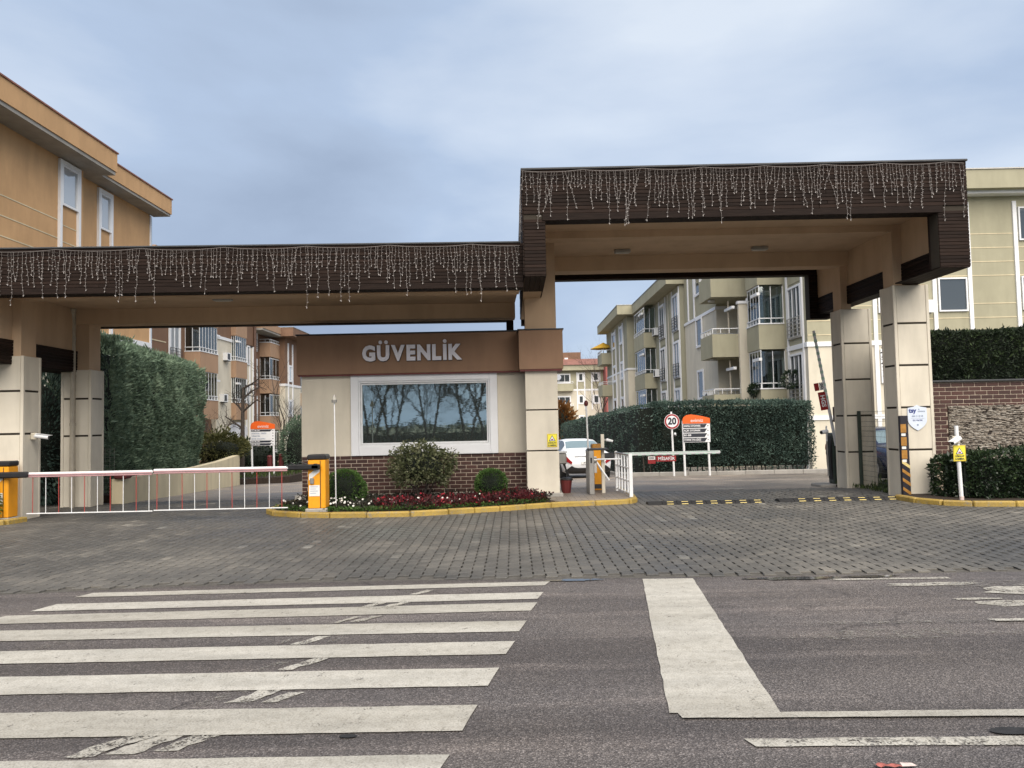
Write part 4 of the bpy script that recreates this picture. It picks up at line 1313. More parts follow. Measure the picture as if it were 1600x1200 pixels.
# tall feathery hedge on the left
lp = [(-9.0, 16.9, .12, 3.42), (-9.35, 18.5, .14, 3.42), (-9.95, 23.0, .2, 3.42), (-10.2, 25.0, .25, 3.38), (-11.3, 25.5, .25, 2.8)]
P1, N1 = shell_points('box', 46000, 61, pts=lp[:4], w=1.4, round=.14)
P2, N2 = shell_points('box', 6000, 62, pts=lp[3:], w=1.0, round=.4)
P3, N3 = shell_points('box', 9000, 63, pts=[(-10.6, 16.75, .12, 3.35), (-8.72, 16.72, .12, 3.42)], w=1.0, round=.3)
P = np.concatenate([P1, P2, P3]); Nn = np.concatenate([N1, N2, N3])
hfrac = (P[:, 2] - .12) / 3.1
P = P + Nn * (np.clip(hfrac - .32, -.06, .16) * .8)[:, None]
core = MB()
for a, b in zip(lp[:-2], lp[1:-1]):
    core.add([(a[0] - .22, a[1], a[2]), (b[0] - .22, b[1], b[2]), (b[0] - 1.3, b[1], b[2]), (a[0] - 1.3, a[1], a[2]), (a[0] - .12, a[1], a[3] - .2), (b[0] - .12, b[1], b[3] - .2), (b[0] - 1.2, b[1], b[3] - .2), (a[0] - 1.2, a[1], a[3] - .2)],
             [(0, 1, 5, 4), (1, 2, 6, 5), (2, 3, 7, 6), (3, 0, 4, 7), (4, 5, 6, 7)])
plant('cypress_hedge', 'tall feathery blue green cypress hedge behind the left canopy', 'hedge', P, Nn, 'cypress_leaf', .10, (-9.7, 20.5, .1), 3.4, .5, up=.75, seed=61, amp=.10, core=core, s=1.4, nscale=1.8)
# hedge on top of the brick wall, low hedge in front of it
P, Nn = shell_points('box', 21000, 71, pts=[(7.56, 14.62, 2.10, 3.02), (10.0, 14.62, 2.10, 3.06), (13.0, 14.62, 2.1, 3.08)], w=.9, round=.12)
P2, N2 = shell_points('box', 2500, 72, pts=[(7.56, 15.5, 2.10, 3.02), (7.56, 14.62, 2.10, 3.02)], w=.5, round=.12)
P = np.concatenate([P, P2]); Nn = np.concatenate([Nn, N2])
plant('clipped_hedge', 'dark clipped hedge on top of the brick garden wall', 'hedge', P, Nn, 'hedge_leaf_upper', .062, (9.6, 14.9, 2.1), 2.2, .8, seed=71, amp=.05, core=MB().box(7.62, 13, 14.70, 15.5, 2.08, 3.02), s=3)
P, Nn = shell_points('box', 12000, 81, pts=[(7.30, 13.5, .08, .74), (7.42, 12.98, .08, .76), (7.75, 12.72, .08, .78), (9.3, 12.66, .08, .78), (9.55, 12.8, .08, .70)], w=.75, round=.16)
P2, N2 = shell_points('box', 5000, 82, pts=[(9.45, 12.9, .08, .9), (9.7, 12.6, .08, 1.0), (11.5, 12.6, .08, 1.0)], w=.7, round=.2)
P = np.concatenate([P, P2]); Nn = np.concatenate([Nn, N2])
plant('laurel_hedge', 'low glossy leaved hedge behind the yellow kerb at right', 'hedge', P, Nn, 'glossy_leaf', .062, (8.5, 13.0, .07), 2.0, .85, seed=81, amp=.10, core=MB().box(7.5, 9.4, 12.86, 13.5, .1, .68).box(9.6, 11.5, 12.75, 13.4, .1, .9), s=4)
# dark evergreen column beside the left pillars, shrub by the driveway bend, small clipped cone
P, Nn = shell_points('ball', 5200, 91, c=(-9.75, 15.7, 1.35), r=(.85, .7, 1.45), depth=.15)
plant('dark_conifer', 'dark conifer half hidden between the two left pillars', 'shrub', P, Nn, 'hedge_leaf', .11, (-9.75, 15.7, 0), 3.0, .7, up=.4, seed=91, amp=.25, core=MB().sphere((-9.75, 15.7, 1.3), .6, .5, 1.2), s=3)
P, Nn = shell_points('ball', 5200, 92, c=(-10.75, 28.4, .80), r=(1.05, .9, .62), depth=.22)
plant('olive_bush', 'loose yellowish green bush beyond the cream retaining wall', 'shrub', P, Nn, 'bush_leaf', .10, (-10.75, 28.4, .1), 2.0, 1.0, seed=92, amp=.35, core=MB().sphere((-10.75, 28.4, .6), .8, .6, .4), s=3)
P, Nn = shell_points('ball', 4200, 93, c=(-9.3, 33.4, .55), r=(.75, .7, 1.35), depth=.12)
plant('conifer_shrub', 'dark green upright conifer close to the guardhouse left edge', 'shrub', P, Nn, 'cypress_leaf', .12, (-9.3, 33.4, gz(33)), 3.0, .6, up=.6, seed=93, amp=.2, core=MB().sphere((-9.3, 33.4, .45), .55, .5, 1.15), s=2, base=.3)
P, Nn = shell_points('ball', 2500, 94, c=(-11.6, 34.5, .1), r=(1.5, .8, .75), depth=.2)
plant('dark_bush', 'dark low bush behind the left direction sign', 'shrub', P, Nn, 'glossy_leaf', .11, (-11.6, 34.5, gz(34)), 2.0, 1.0, seed=94, amp=.3, core=MB().sphere((-11.6, 34.5, .1), 1.1, .6, .55), s=2)
P, Nn = shell_points('ball', 2600, 95, c=(5.7, 92, 1.0), r=(1.7, 1.5, 2.7), depth=.2)
plant('autumn_tree', 'rust brown leaved tree in front of the far apartment block', 'tree', P, Nn, 'autumn_leaf', .4, (5.7, 92, gz(92)), 1.8, 1.0, seed=95, amp=.6, s=.8, core=MB().sphere((5.7, 92, .9), 1.1, 1.0, 2.0))

# lawns
def lawn(name, label, pts, z, n, seed, hb=.07):
    o = tag(MB().poly(pts, -1.4, z).build(name, 'soil'), label, kind='structure')
    rr = random.Random(seed); q = []
    xs_ = [p[0] for p in pts]; ys_ = [p[1] for p in pts]
    while len(q) < n:
        x_, y_ = rr.uniform(min(xs_), max(xs_)), rr.uniform(min(ys_), max(ys_))
        if in_poly(x_, y_, pts): q.append((x_, y_, z))
    P = np.array(q)
    V, F = leaf_quads(P, np.tile(np.array([0, 0, 1.]), (n, 1)), hb, 5, .45, .3, seed)
    tag(fast_mesh('grass', V, F, 'grass_blade', np.random.default_rng(seed).random(n)), 'grass growing on ' + label, 'grass', kind='stuff')
    return o
lawn('lawn', 'the raised lawn by the left driveway bend', [(-10.3, 28.3), (-8.6, 29.6), (-8.3, 40), (-17, 40), (-17, 27)], -.42, 9000, 3, .14)
lawn('garden_bank', 'the raised bank under the cypress hedge', [(-8.35, 16.3), (-10.15, 27.9), (-14, 27.9), (-14, 16.3)], .12, 3000, 4, .1)
lawn('grass_strip', 'the strip between the two right pillars', [(7.0, 14.25), (8.6, 14.9), (8.6, 17.2), (7.0, 17.2)], -.02, 1800, 5, .10)

# ------------------------------------------------------------------ garden wall at right: brick with a split stone panel
gw = empty('garden_wall', (10, 14.3, 0), 0, 'dark red brick garden wall with pale split stone panel at right', 'wall')
bk = MB().box(7.54, 13.0, 14.36, 14.6, 0, 2.06).build('brick_face', 'mortar', gw)
PXa, PZb = 8.12, 1.62
bricks(bk, 7.54, 10.6, 0.42, 2.05, 14.358, bl=.222, bh=.064, skip=lambda x, z: x > PXa - .02 and z < PZb)
MB().box(7.50, 13.0, 14.30, 14.66, 2.061, 2.10, .01).build('coping', 'dark_metal', gw, fix=False)
MB().box(PXa, 13, 14.345, 14.359, 0, PZb).build('stone_backing', 'joint', gw)
rr = random.Random(8); V = []; F = []; T = []
z_ = .45
while z_ < PZb - .01:
    h_ = rr.uniform(.011, .022); x_ = PXa + rr.uniform(-.05, 0)
    while x_ < 10.4:
        l_ = rr.uniform(.035, .095); a = max(PXa, x_); b = min(10.4, x_ + l_)
        if b - a > .02:
            dp_ = rr.uniform(.006, .045); y_ = 14.345
            i = len(V)
            j1, j2, j3, j4 = (rr.uniform(-.004, .004) for _ in range(4))
            V += [(a + .002, y_ - dp_ + j1, z_ + .0015), (b - .002, y_ - dp_ + j2, z_ + .0015), (b - .002, y_ - dp_ + j3, min(PZb, z_ + h_) - .0015), (a + .002, y_ - dp_ + j4, min(PZb, z_ + h_) - .0015),
                  (a + .002, y_, z_ + .0015), (b - .002, y_, z_ + .0015), (b - .002, y_, min(PZb, z_ + h_) - .0015), (a + .002, y_, min(PZb, z_ + h_) - .0015)]
            F += [(i, i + 1, i + 2, i + 3), (i, i + 4, i + 5, i + 1), (i + 1, i + 5, i + 6, i + 2), (i + 2, i + 6, i + 7, i + 3), (i + 3, i + 7, i + 4, i)]
            t_ = rr.uniform(.25, 1.0) if rr.random() > .13 else rr.uniform(0, .12)
            T += [t_] * 5
        x_ += l_
    z_ += h_
sp = tag(fast_mesh('stone_strips', np.array(V), np.array(F), 'stone_strip', np.array(T), gw), kind='stuff')
for o in gw.children: o.location = -Vector(gw.location)

# ------------------------------------------------------------------ signs and small equipment
def yellow_sign(label, loc, w=.20, h=.25, group=None):
    s_ = empty('camera_notice', loc, 0, label, 'sign', 'yellow camera notices')
    pl = MB().box(-w / 2, w / 2, -.006, 0, -h / 2, h / 2, .003).build('plate', 'yellow_sign', s_, fix=False)
    t_ = MB(); k = .065; zc = .035
    t_.polyxz([(-k, zc - .05), (k, zc - .05), (0, zc + .065)], -.0085, -.0062); t_.build('warning_triangle', 'ink_dark', s_)
    t_ = MB(); k = .047
    t_.polyxz([(-k, zc - .038), (k, zc - .038), (0, zc + .046)], -.0105, -.0087); t_.build('triangle_field', 'sign_white', s_)
    MB().box(-.02, .02, -.0125, -.0107, zc - .028, zc - .008).build('camera_symbol', 'red_plate', s_)
    text('DİKKAT', .042, 'ink_dark', s_, (0, -.008, -.048), bold=.0012, width=.15)
    text('KAMERA', .042, 'ink_dark', s_, (0, -.008, -.092), bold=.0012, width=.15)
    bd = MB()
    for a in (-w / 2 + .006, w / 2 - .012): bd.box(a, a + .006, -.0075, -.0061, -h / 2 + .006, h / 2 - .006)
    for a in (-h / 2 + .006, h / 2 - .012): bd.box(-w / 2 + .0125, w / 2 - .0125, -.0075, -.0061, a, a + .006)
    bd.build('border', 'amber', s_)
    return s_
yellow_sign('small yellow camera notice on the guardhouse corner pillar', (.735, 14.503, 1.13), .19, .25)
def bullet_camera(root, base, d, ln=.19, r=.036, wall=(0, -1, 0)):
    base = Vector(base); d = Vector(d).normalized()
    wv = Vector(wall)
    MB().box(base.x - .06, base.x + .06, base.y - .02, base.y + .02, base.z - .06, base.z + .06, .012).build('junction_box', 'amber' if False else 'cream', root, fix=False)
    arm_e = base + wv * .09 + Vector((0, 0, .0))
    MB().tube(base, arm_e, .022, n=10).build('bracket', 'white_metal', root)
    bd = MB().tube(arm_e - d * .05, arm_e + d * ln, r, n=14).build('camera_body', 'white_metal', root)
    MB().tube(arm_e + d * (ln + .001), arm_e + d * (ln + .004), r * .85, n=14).build('lens', 'black_plastic', bd)
    c = MB(); up_ = Vector((0, 0, 1))
    sd = d.cross(up_).normalized() * r * 1.05; uu = sd.cross(d).normalized()
    p0, p1 = arm_e - d * .04 + uu * r * 1.02, arm_e + d * (ln + .04) + uu * r * 1.02
    c.add([tuple(p0 - sd), tuple(p0 + sd), tuple(p1 + sd), tuple(p1 - sd)] + [tuple(q + uu * .008) for q in (p0 - sd, p0 + sd, p1 + sd, p1 - sd)], [(0, 1, 2, 3), (4, 7, 6, 5), (0, 4, 5, 1), (1, 5, 6, 2), (2, 6, 7, 3), (3, 7, 4, 0)])
    c.build('sun_shield', 'white_metal', bd)
# camera on the left pillar
cm = empty('security_camera', (-8.31, 13.35, 1.42), 0, 'white bullet camera on the left front pillar', 'camera')
bullet_camera(cm, (0, 0, 0), (.9, .1, -.14), ln=.17, wall=(1, -.3, 0))
# post with camera and notice at right
pp = empty('camera_post', (7.30, 12.62, 0), 0, 'white post with a camera and yellow notice before the low hedge', 'post')
MB().tube((0, 0, 0), (-.035, 0, 1.28), .032, n=12).build('post', 'white_metal', pp)
MB().tube((0, 0, -.01), (0, 0, .13), .036, n=12).build('post_foot', 'litter_pink', pp)
MB().box(-.13, -.03, -.05, -.034, .98, 1.10, .01).build('mount_plate', 'cream', pp, fix=False)
bullet_camera(pp, (-.09, -.07, 1.05), (-.85, -.35, -.38), ln=.14, wall=(-.2, -1, .1))
yellow_sign('yellow camera notice fixed to the white post at right', (7.30 - .025, 12.62 - .04, .83), .205, .26)
# shield sign on the right pillar
sh_ = empty('shield_sign', (7.21, 13.716, 1.42), 0, 'pale blue shield shaped security company sign on the right pillar', 'sign')
o_ = []
for t_ in np.linspace(0, 1, 14):
    o_.append((.17 * (1 - t_ ** 2.4), -.02 - .21 * t_))
right = [(0.0, .225), (.06, .195), (.168, .175), (.172, .05)] + o_[0:]
left_ = [(-x, z) for x, z in right[::-1] if abs(x) > 1e-4]
MB().polyxz(right + left_, -.012, 0).build('plate', 'shield_white', sh_)
text('tsy', .11, 'ink_blue', sh_, (-.085, -.0135, .125), bold=.004)
text('GÜVENLİK', .03, 'ink_grey', sh_, (.075, -.0135, .11), width=.13)
MB().polyxz([(.015, .135), (.045, .135), (.03, .165)], -.0135, -.0122).build('emblem', 'ink_grey', sh_)
text('444 11 12 13', .05, 'ink_grey', sh_, (.0, -.0135, .025), width=.2, bold=.001)
MB().box(-.12, .12, -.0135, -.0122, -.018, -.014).build('rule', 'ink_grey', sh_)
text('SİTE YÖNETİMİ', .034, 'ink_blue', sh_, (0, -.0135, -.05), width=.17)
MB().disc((0, -.0122, -.13), (0, -1, 0), .018, .0012, 16).build('emblem', 'ink_grey', sh_)
# black and amber corner guard
cg = empty('corner_guard', (6.93, 13.66, 0), 0, 'black and yellow striped corner guard on the right front pillar', 'corner guard')
MB().box(-.075, .075, -.03, .04, 0.0, 1.46, .012).build('rubber_guard', 'black_band', cg, fix=False)
for z_ in (1.16, .93, .70):
    MB().box(-.068, .03, -.0345, -.0302, z_, z_ + .15).build('amber_band', 'amber', cg)
    MB().box(-.06, .015, -.0345, -.0302, z_ - .06, z_ - .015).build('white_reflector', 'sticker', cg)
for z_ in (.08, .24, .40, .55):
    q = MB(); q.add([(-.07, -.0335, z_ + .07), (.07, -.0335, z_ - .03), (.07, -.0335, z_ + .03), (-.07, -.0335, z_ + .13)], [(0, 1, 2, 3)])
    q.build('amber_stripe', 'bump_yellow' if z_ > .5 else 'amber', cg)
# wire fence between the right pillars
wf_ = empty('wire_fence', (7.18, 14.2, -.03), 0, 'green wire mesh fence between the two right pillars', 'fence')
MB().box(-.03, .03, 1.72, 1.78, 0, 1.60, .006).build('post', 'green_metal', wf_, fix=False)
MB().box(-.03, .03, .03, .09, 0, 1.60, .006).build('post', 'green_metal', wf_, fix=False)
mb_ = MB()
for i in range(16):
    z_ = .08 + i * .1
    mb_.tube((0, .06, z_), (0, 1.75, z_), .0035, n=4, cap=False)
    if i in (4, 11): mb_.tube((.02, .06, z_ + .02), (.02, 1.75, z_ + .02), .0035, n=4, cap=False)
for i in range(31): mb_.tube((0, .09 + i * .055, .05), (0, .09 + i * .055, 1.6), .0016, n=3, cap=False)
mb_.build('wire_mesh', 'green_metal', wf_, fix=False)
# fence behind the left pillars
lf = empty('wire_fence', (-9.6, 16.6, 0), 0, 'grey wire fence low behind the left pillars', 'fence')
mb_ = MB()
for i in range(12): mb_.tube((-1.2, 0, .1 + i * .09), (1.0, 0, .1 + i * .09), .004, n=4, cap=False)
for i in range(23): mb_.tube((-1.2 + i * .1, 0, .1), (-1.2 + i * .1, 0, 1.1), .003, n=3, cap=False)
mb_.build('wire_mesh', 'grey_metal', lf, fix=False)
MB().box(.45, .5, -.025, .025, 0, 1.2).build('post', 'grey_metal', lf)

# speed bumps with yellow blocks
def speed_bump(label, x0, x1, y):
    root = empty('speed_bump', ((x0 + x1) / 2, y, 0), 0, label, 'speed bump', 'rubber speed bumps')
    n = max(1, round((x1 - x0) / .25)); w = (x1 - x0) / n
    for i in range(n):
        a = x0 - (x0 + x1) / 2 + i * w
        q = MB(); pf = [(-.15, 0), (-.09, .035), (-.03, .05), (.03, .05), (.09, .035), (.15, 0)]
        k = len(pf)
        q.add([(a + .004, yy_, z_) for yy_, z_ in pf] + [(a + w - .004, yy_, z_) for yy_, z_ in pf],
              [tuple(range(k)), tuple(range(2 * k - 1, k - 1, -1))] + [(j, (j + 1) % k, k + (j + 1) % k, k + j) for j in range(k)])
        sg = q.build('segment', 'rubber', root)
        if 0 < i < n:
            h_ = w * .24
            q = MB(); xa, xb = a + w * .3, a + w * .75
            q.add([(xa, -.142, .008), (xb, -.142, .008), (xb + .01, -.05, .0485), (xa + .01, -.05, .0485)], [(0, 1, 2, 3)])
            q.build('yellow_block', 'bump_yellow', sg)
    return root
speed_bump('black and yellow rubber speed bump just right of the guardhouse island', 2.32, 4.35, 13.55)
speed_bump('black and yellow rubber speed bump running to the right pillar', 4.62, 6.72, 13.60)

# lowered visitor barrier, its cabinet, turnstile, railing on the island
vb = empty('visitor_barrier', (1.75, 15.75, .08), 0, 'orange barrier with pale green boom lowered across the right driveway', 'barrier')
cbn = MB().box(-.15, .06, -.14, .14, 0, .80, .012).build('cabinet', 'orange_paint', vb, fix=False)
MB().box(-.14, .05, -.145, -.141, .03, .12).build('kick_plate', 'dark_metal', cbn)
MB().box(-.16, .07, -.15, .15, .801, .93, .02).build('cabinet_lid', 'amber', cbn, fix=False)
MB().box(-.12, -.07, -.146, -.1405, .35, .68).build('warning_print', 'sticker', cbn)
MB().tube((-.2, .05, 0), (-.235, .05, 1.72), .018, n=8).build('beacon_pole', 'white_metal', vb)
MB().sphere((-.236, .05, 1.76), .045, .045, .065, 10, 6).build('beacon', 'dark_red', vb)
bm_ = MB().box(.15, 2.48, -.025, .025, .665, .735, .018).build('boom', 'white_metal', vb, fix=False)
bm_.rotation_euler = (0, -.004, 0)
for i in range(12):
    MB().box(.45 + i * .168, .53 + i * .168, -.028, -.0252, .668, .69).build('green_dash', 'boom_green', bm_)
MB().box(.47, 2.44, -.027, -.0252, .714, .728).build('green_line', 'boom_green', bm_)
MB().box(.0, .48, -.05, .05, .63, .74, .02).build('boom_holder', 'dark_metal', vb, fix=False)
pa = MB().box(.985, 1.14, -.05, -.04, .505, .655).build('logo_plate', 'red_plate', vb)
MB().box(.99, 1.135, -.0535, -.0502, .585, .652).build('logo_field', 'sticker', pa)
text('OO', .05, 'ink_dark', pa, (1.062, -.055, .618), bold=.002, width=.10)
pb = MB().box(1.16, 1.56, -.05, -.04, .545, .66).build('plate', 'red_plate', vb)
text('MİSAFİR', .085, 'sign_white', pb, (1.36, -.0525, .60), bold=.002, width=.34)
ts = empty('turnstile', (1.48, 14.75, .08), 0, 'grey steel turnstile post with tripod arms beside the railing', 'turnstile')
MB().box(-.05, .05, -.09, .55, .0, .84, .01).build('housing', 'grey_metal', ts, fix=False)
MB().box(-.065, .33, -.10, .2, .841, .875, .01).build('top_plate', 'dark_metal', ts, fix=False)
MB().box(-.02, .012, -.095, -.0905, .60, .70).build('card_reader', 'black_plastic', ts)
hb = MB().tube((.05, .1, .64), (.12, .1, .64), .06, .05, n=14).build('hub', 'grey_metal', ts)
MB().tube((.11, .1, .66), (.58, .1, .66), .016, n=8).build('arm', 'white_metal', ts)
MB().tube((.11, .1, .62), (.34, -.02, .26), .016, n=8).build('arm', 'white_metal', ts)
MB().tube((.11, .12, .62), (.30, .34, .3), .016, n=8).build('arm', 'white_metal', ts)
lpst = empty('light_post', (1.73, 14.95, .08), 0, 'beige square post with small camera arm beside the turnstile', 'post')
MB().box(-.032, .032, -.032, .032, 0, 1.14, .006).build('post', 'cladding', lpst, fix=False)
MB().tube((.03, 0, 1.02), (.10, -.01, 1.03), .022, n=10).build('bracket', 'grey_metal', lpst)
MB().tube((.08, -.01, 1.03), (.20, -.04, 1.0), .032, .02, n=10).build('camera_body', 'white_metal', lpst)
rl = empty('railing', (2.1, 14.1, .08), 0, 'white steel railing panel at the edge of the island', 'railing')
a, b = Vector((.035, .0, 0)), Vector((-.06, 1.25, 0))
MB().box(.0, .065, -.033, .033, 0, .79, .006).build('post', 'white_metal', rl, fix=False)
MB().box(b.x - .025, b.x + .025, b.y - .025, b.y + .025, 0, .79, .006).build('post', 'white_metal', rl, fix=False)
for i in range(1, 5):
    q = a.lerp(b, i / 5)
    MB().box(q.x - .014, q.x + .014, q.y - .014, q.y + .014, .04, .77).build('baluster', 'white_metal', rl)
for z_ in (.76, .52, .28, .06):
    MB().tube((a.x, a.y, z_), (b.x, b.y, z_), .013 if z_ < .7 else .02, n=6).build('rail', 'grey_metal' if z_ > .7 else 'white_metal', rl)
# bin and wall box at the pillar
bn = empty('waste_bin', (1.02, 15.15, .082), 0, 'dark red plastic bin beside the guardhouse pillar', 'bin')
MB().tube((0, 0, 0), (0, 0, .25), .085, .12, n=14).build('bucket', 'dark_red', bn)
MB().sphere((.01, 0, .26), .13, .12, .05, 12, 6).build('bag_rim', 'black_plastic', bn)
wb = empty('wall_box', (.9, 15.5, .55), 0, 'grey folding bracket box on the side of the guardhouse', 'box')
MB().box(-.08, .16, -.12, .12, .08, .30, .02).build('housing', 'grey_metal', wb, fix=False)
MB().box(-.10, .18, -.13, .13, .301, .335, .01).build('lid', 'white_metal', wb, fix=False)
MB().tube((.12, -.05, .08), (.20, -.05, -.30), .016, n=6).build('strut', 'dark_metal', wb)
MB().tube((.10, .05, .08), (.24, .05, -.24), .016, n=6).build('strut', 'dark_metal', wb)

# raised HGS barrier beside the right rear pillar
hb_ = empty('toll_barrier', (7.03, 17.1, gz(17.1)), 0, 'dark barrier with its pale green boom raised and red HGS plates', 'barrier')
MB().box(-.01, .14, -.16, .12, .06, 1.18, .02).build('cabinet', 'green_metal', hb_, fix=False)
sh2 = MB(); k = 9
o_ = [(-.01, .15)] + [(-.01 - .045 * math.sin(math.pi * i / k), .15 + .95 * i / k) for i in range(k + 1)]
sh2.polyxz(o_, -.12, .10).build('cover', 'rubber', hb_)
MB().box(-.35, .35, -.3, .3, -.1, .06, .02).build('plinth', 'concrete', hb_, fix=False)
piv = Vector((.03, -.2, 1.05)); dr = Vector((-.155, 0, .988)).normalized()
bo = MB().tube(piv - dr * .15, piv + dr * 2.42, .036, .03, n=8).build('boom', 'white_metal', hb_)
for i in range(11):
    MB().tube(piv + dr * (.9 + i * .14), piv + dr * (.96 + i * .14), .0375, n=8, cap=False).build('green_band', 'boom_green', bo)
sdv = Vector((-dr.z, 0, dr.x))
ang = math.atan2(-dr.x, dr.z)
def plate_on(s0, s1, w0, w1, mat, nm):
    q = MB(); c = [piv + dr * s0 + sdv * w0, piv + dr * s0 + sdv * w1, piv + dr * s1 + sdv * w1, piv + dr * s1 + sdv * w0]
    q.add([tuple(p + Vector((0, -.04, 0))) for p in c] + [tuple(p + Vector((0, -.03, 0))) for p in c], [(0, 1, 2, 3), (7, 6, 5, 4), (0, 4, 5, 1), (1, 5, 6, 2), (2, 6, 7, 3), (3, 7, 4, 0)])
    return q.build(nm, mat, hb_)
plate_on(.66, 1.06, .03, .19, 'red_plate', 'plate')
plate_on(1.10, 1.27, .14, .24, 'red_plate', 'plate')
plate_on(1.10, 1.27, .02, .13, 'sticker', 'logo_field')
c = piv + dr * .86 + sdv * .11
text('HGS', .13, 'sign_white', hb_, (c.x, -.2 - .0425, c.z), bold=.004, rot=(math.pi / 2, math.pi / 2 - ang, 0), width=.26)
c = piv + dr * 1.185 + sdv * .075
text('OO', .07, 'ink_dark', hb_, (c.x, -.2 - .0425, c.z), bold=.003, rot=(math.pi / 2, math.pi / 2 - ang, 0))
MB().box(.0, .07, -.27, -.2, 1.42, 1.75, .01).build('reader_box', 'pipe_brown', hb_, fix=False)
hc_ = empty('security_camera', (6.86, 17.0, 1.12), 0, 'small white camera beside the raised barrier', 'camera')
MB().tube((.06, 0, -.2), (.06, 0, .14), .018, n=8).build('bracket', 'white_metal', hc_)
cb2 = MB().tube((.06, -.03, .02), (-.10, -.12, .0), .045, n=12).build('camera_body', 'white_metal', hc_)
MB().tube((-.10, -.12, .0), (-.104, -.123, .0), .036, n=12).build('lens', 'black_plastic', cb2)
MB().tube((.06, 0, -.2), (.07, 0, -.95), .02, n=8).build('stand', 'grey_metal', hc_)

# speed limit sign and direction signs
ss = empty('speed_limit_sign', (5.72, 27.55, gz(27.55)), 0, 'round 20 speed limit sign on a white post before the hedge', 'sign')
MB().tube((0, 0, 0), (-.04, 0, 2.3), .035, n=10).build('post', 'white_metal', ss)
MB().disc((-.03, -.045, 1.95), (0, -1, 0), .275, .008, 32).build('plate_edge', 'sign_white', ss)
MB().disc((-.03, -.0535, 1.95), (0, -1, 0), .262, .003, 32).build('red_ring', 'red_plate', ss)
MB().disc((-.03, -.057, 1.95), (0, -1, 0), .205, .003, 32).build('white_field', 'sign_white', ss)
text('20', .33, 'ink_dark', ss, (-.03, -.0615, 1.95), bold=.014, width=.31)
MB().box(.03, .10, -.10, .0, 1.42, 1.55, .02).build('camera', 'white_metal', ss, fix=False)
MB().disc((.05, -.101, 1.45), (0, -1, 0), .035, .01, 12).build('lens', 'black_plastic', ss)
def direction_sign(label, loc, rows, sc_=1.0):
    r = empty('direction_sign', loc, 0, label, 'sign', 'orange topped direction signs')
    w = .49
    for s_ in (-1, 1):
        MB().tube((s_ * (w - .05), .03, 0), (s_ * (w - .05) - .03, .03, 1.95), .04, n=8).build('leg', 'white_metal', r)
    top = [(-w, 1.86)] + [(-w, 2.0), (-w + .04, 2.09), (-w + .14, 2.16), (-w + .3, 2.185), (-.02, 2.16), (.2, 2.12), (w - .02, 2.05), (w, 2.03), (w, 1.86)]
    MB().polyxz(top[::-1], -.03, 0).build('header', 'orange_sign', r)
    text('evimiz', .17, 'sign_white', r, (.02, -.0325, 1.965), width=.44)
    n = len(rows); z1 = 1.85; hh = .66 / n
    MB().box(-w, w, -.02, 0.0, z1 - .66, z1 - .002).build('backboard', 'sign_white', r)
    for i, (tx, dark) in enumerate(rows):
        za, zb_ = z1 - (i + 1) * hh + .018, z1 - i * hh - .012
        b_ = MB().polyxz([(-w + .02, za), (w - .2, za), (w - .11, zb_), (-w + .02, zb_)], -.026, -.0205).build('row_board', 'ink_dark' if dark else 'sign_white', r)
        text(tx, hh * .55, 'sign_white' if dark else 'ink_grey', r, (-w + .04, -.0285, (za + zb_) / 2), align='LEFT', bold=.002, width=min(.6, .05 * len(tx)))
        MB().polyxz([(w - .10, (za + zb_) / 2 - .02), (w - .04, (za + zb_) / 2), (w - .10, (za + zb_) / 2 + .02)], -.0225, -.0203).build('arrow', 'ink_dark', r)
    return r
direction_sign('orange topped direction sign with four dark rows before the hedge', (6.55, 27.5, gz(27.5)), [('KAPALI OTOPARK', 1), ('AÇIK OTOPARK', 1), ('B1-B8', 1), ('OTOPARK YAYA GİRİŞİ', 1)])
direction_sign('orange topped direction sign with mostly white rows by the left lawn', (-10.08, 31.0, -.45), [('A1 BLOK', 1), ('SOSYAL TESİS', 0), ('YÖNETİM', 0), ('SPOR SALONU', 0), ('B2 BLOK', 1), ('B3 BLOK', 1)])

# cream retaining wall, red posts, satellite dish, litter
rw = empty('retaining_wall', (-8.9, 21, 0), 0, 'cream rendered low retaining wall rising beside the left driveway', 'wall')
q = MB(); A, B = Vector((-7.98, 15.75)), Vector((-9.95, 28.0)); nv = Vector((-(B - A).y, (B - A).x)).normalized() * .22
pts = []
for t_, zt in ((0, .50), (.25, .44), (.5, .40), (.75, .42), (1, .50)):
    p = A.lerp(B, t_); pts.append((p, gz(p.y) - .1, zt))
for (p, zb_, zt), (p2, zb2, zt2) in zip(pts, pts[1:]):
    i = len(q.v)
    q.v += [(p.x, p.y, zb_), (p2.x, p2.y, zb2), (p2.x, p2.y, zt2), (p.x, p.y, zt), (p.x + nv.x, p.y + nv.y, zb_), (p2.x + nv.x, p2.y + nv.y, zb2), (p2.x + nv.x, p2.y + nv.y, zt2), (p.x + nv.x, p.y + nv.y, zt)]
    q.f += [(i, i + 1, i + 2, i + 3), (i + 3, i + 2, i + 6, i + 7), (i + 4, i + 7, i + 6, i + 5)]
i0 = 0; iN = len(q.v) - 8
q.f += [(i0, i0 + 3, i0 + 7, i0 + 4), (iN + 1, iN + 5, iN + 6, iN + 2)]
o = q.build('wall', 'cream_wall', rw); o.location = -Vector(rw.location)
o = MB().box(-8.12, -7.86, 15.62, 15.9, 0.50, .60, .03).build('end_cap', 'dark_red', rw, fix=False); o.location = -Vector(rw.location)
for x_, h_, lab in ((-10.5, .62, 'shorter red post left of centre under the left direction sign'), (-10.0, .66, 'taller red post at the right leg of the left direction sign')):
    r = empty('red_post', (x_, 33.2, -.42), 0, lab, 'post', 'red posts on the lawn')
    MB().tube((0, 0, 0), (0, 0, h_), .12, .11, n=12).build('body', 'dark_red', r)
    MB().sphere((0, 0, h_), .12, .12, .08, 12, 6).build('cap', 'dark_red', r)
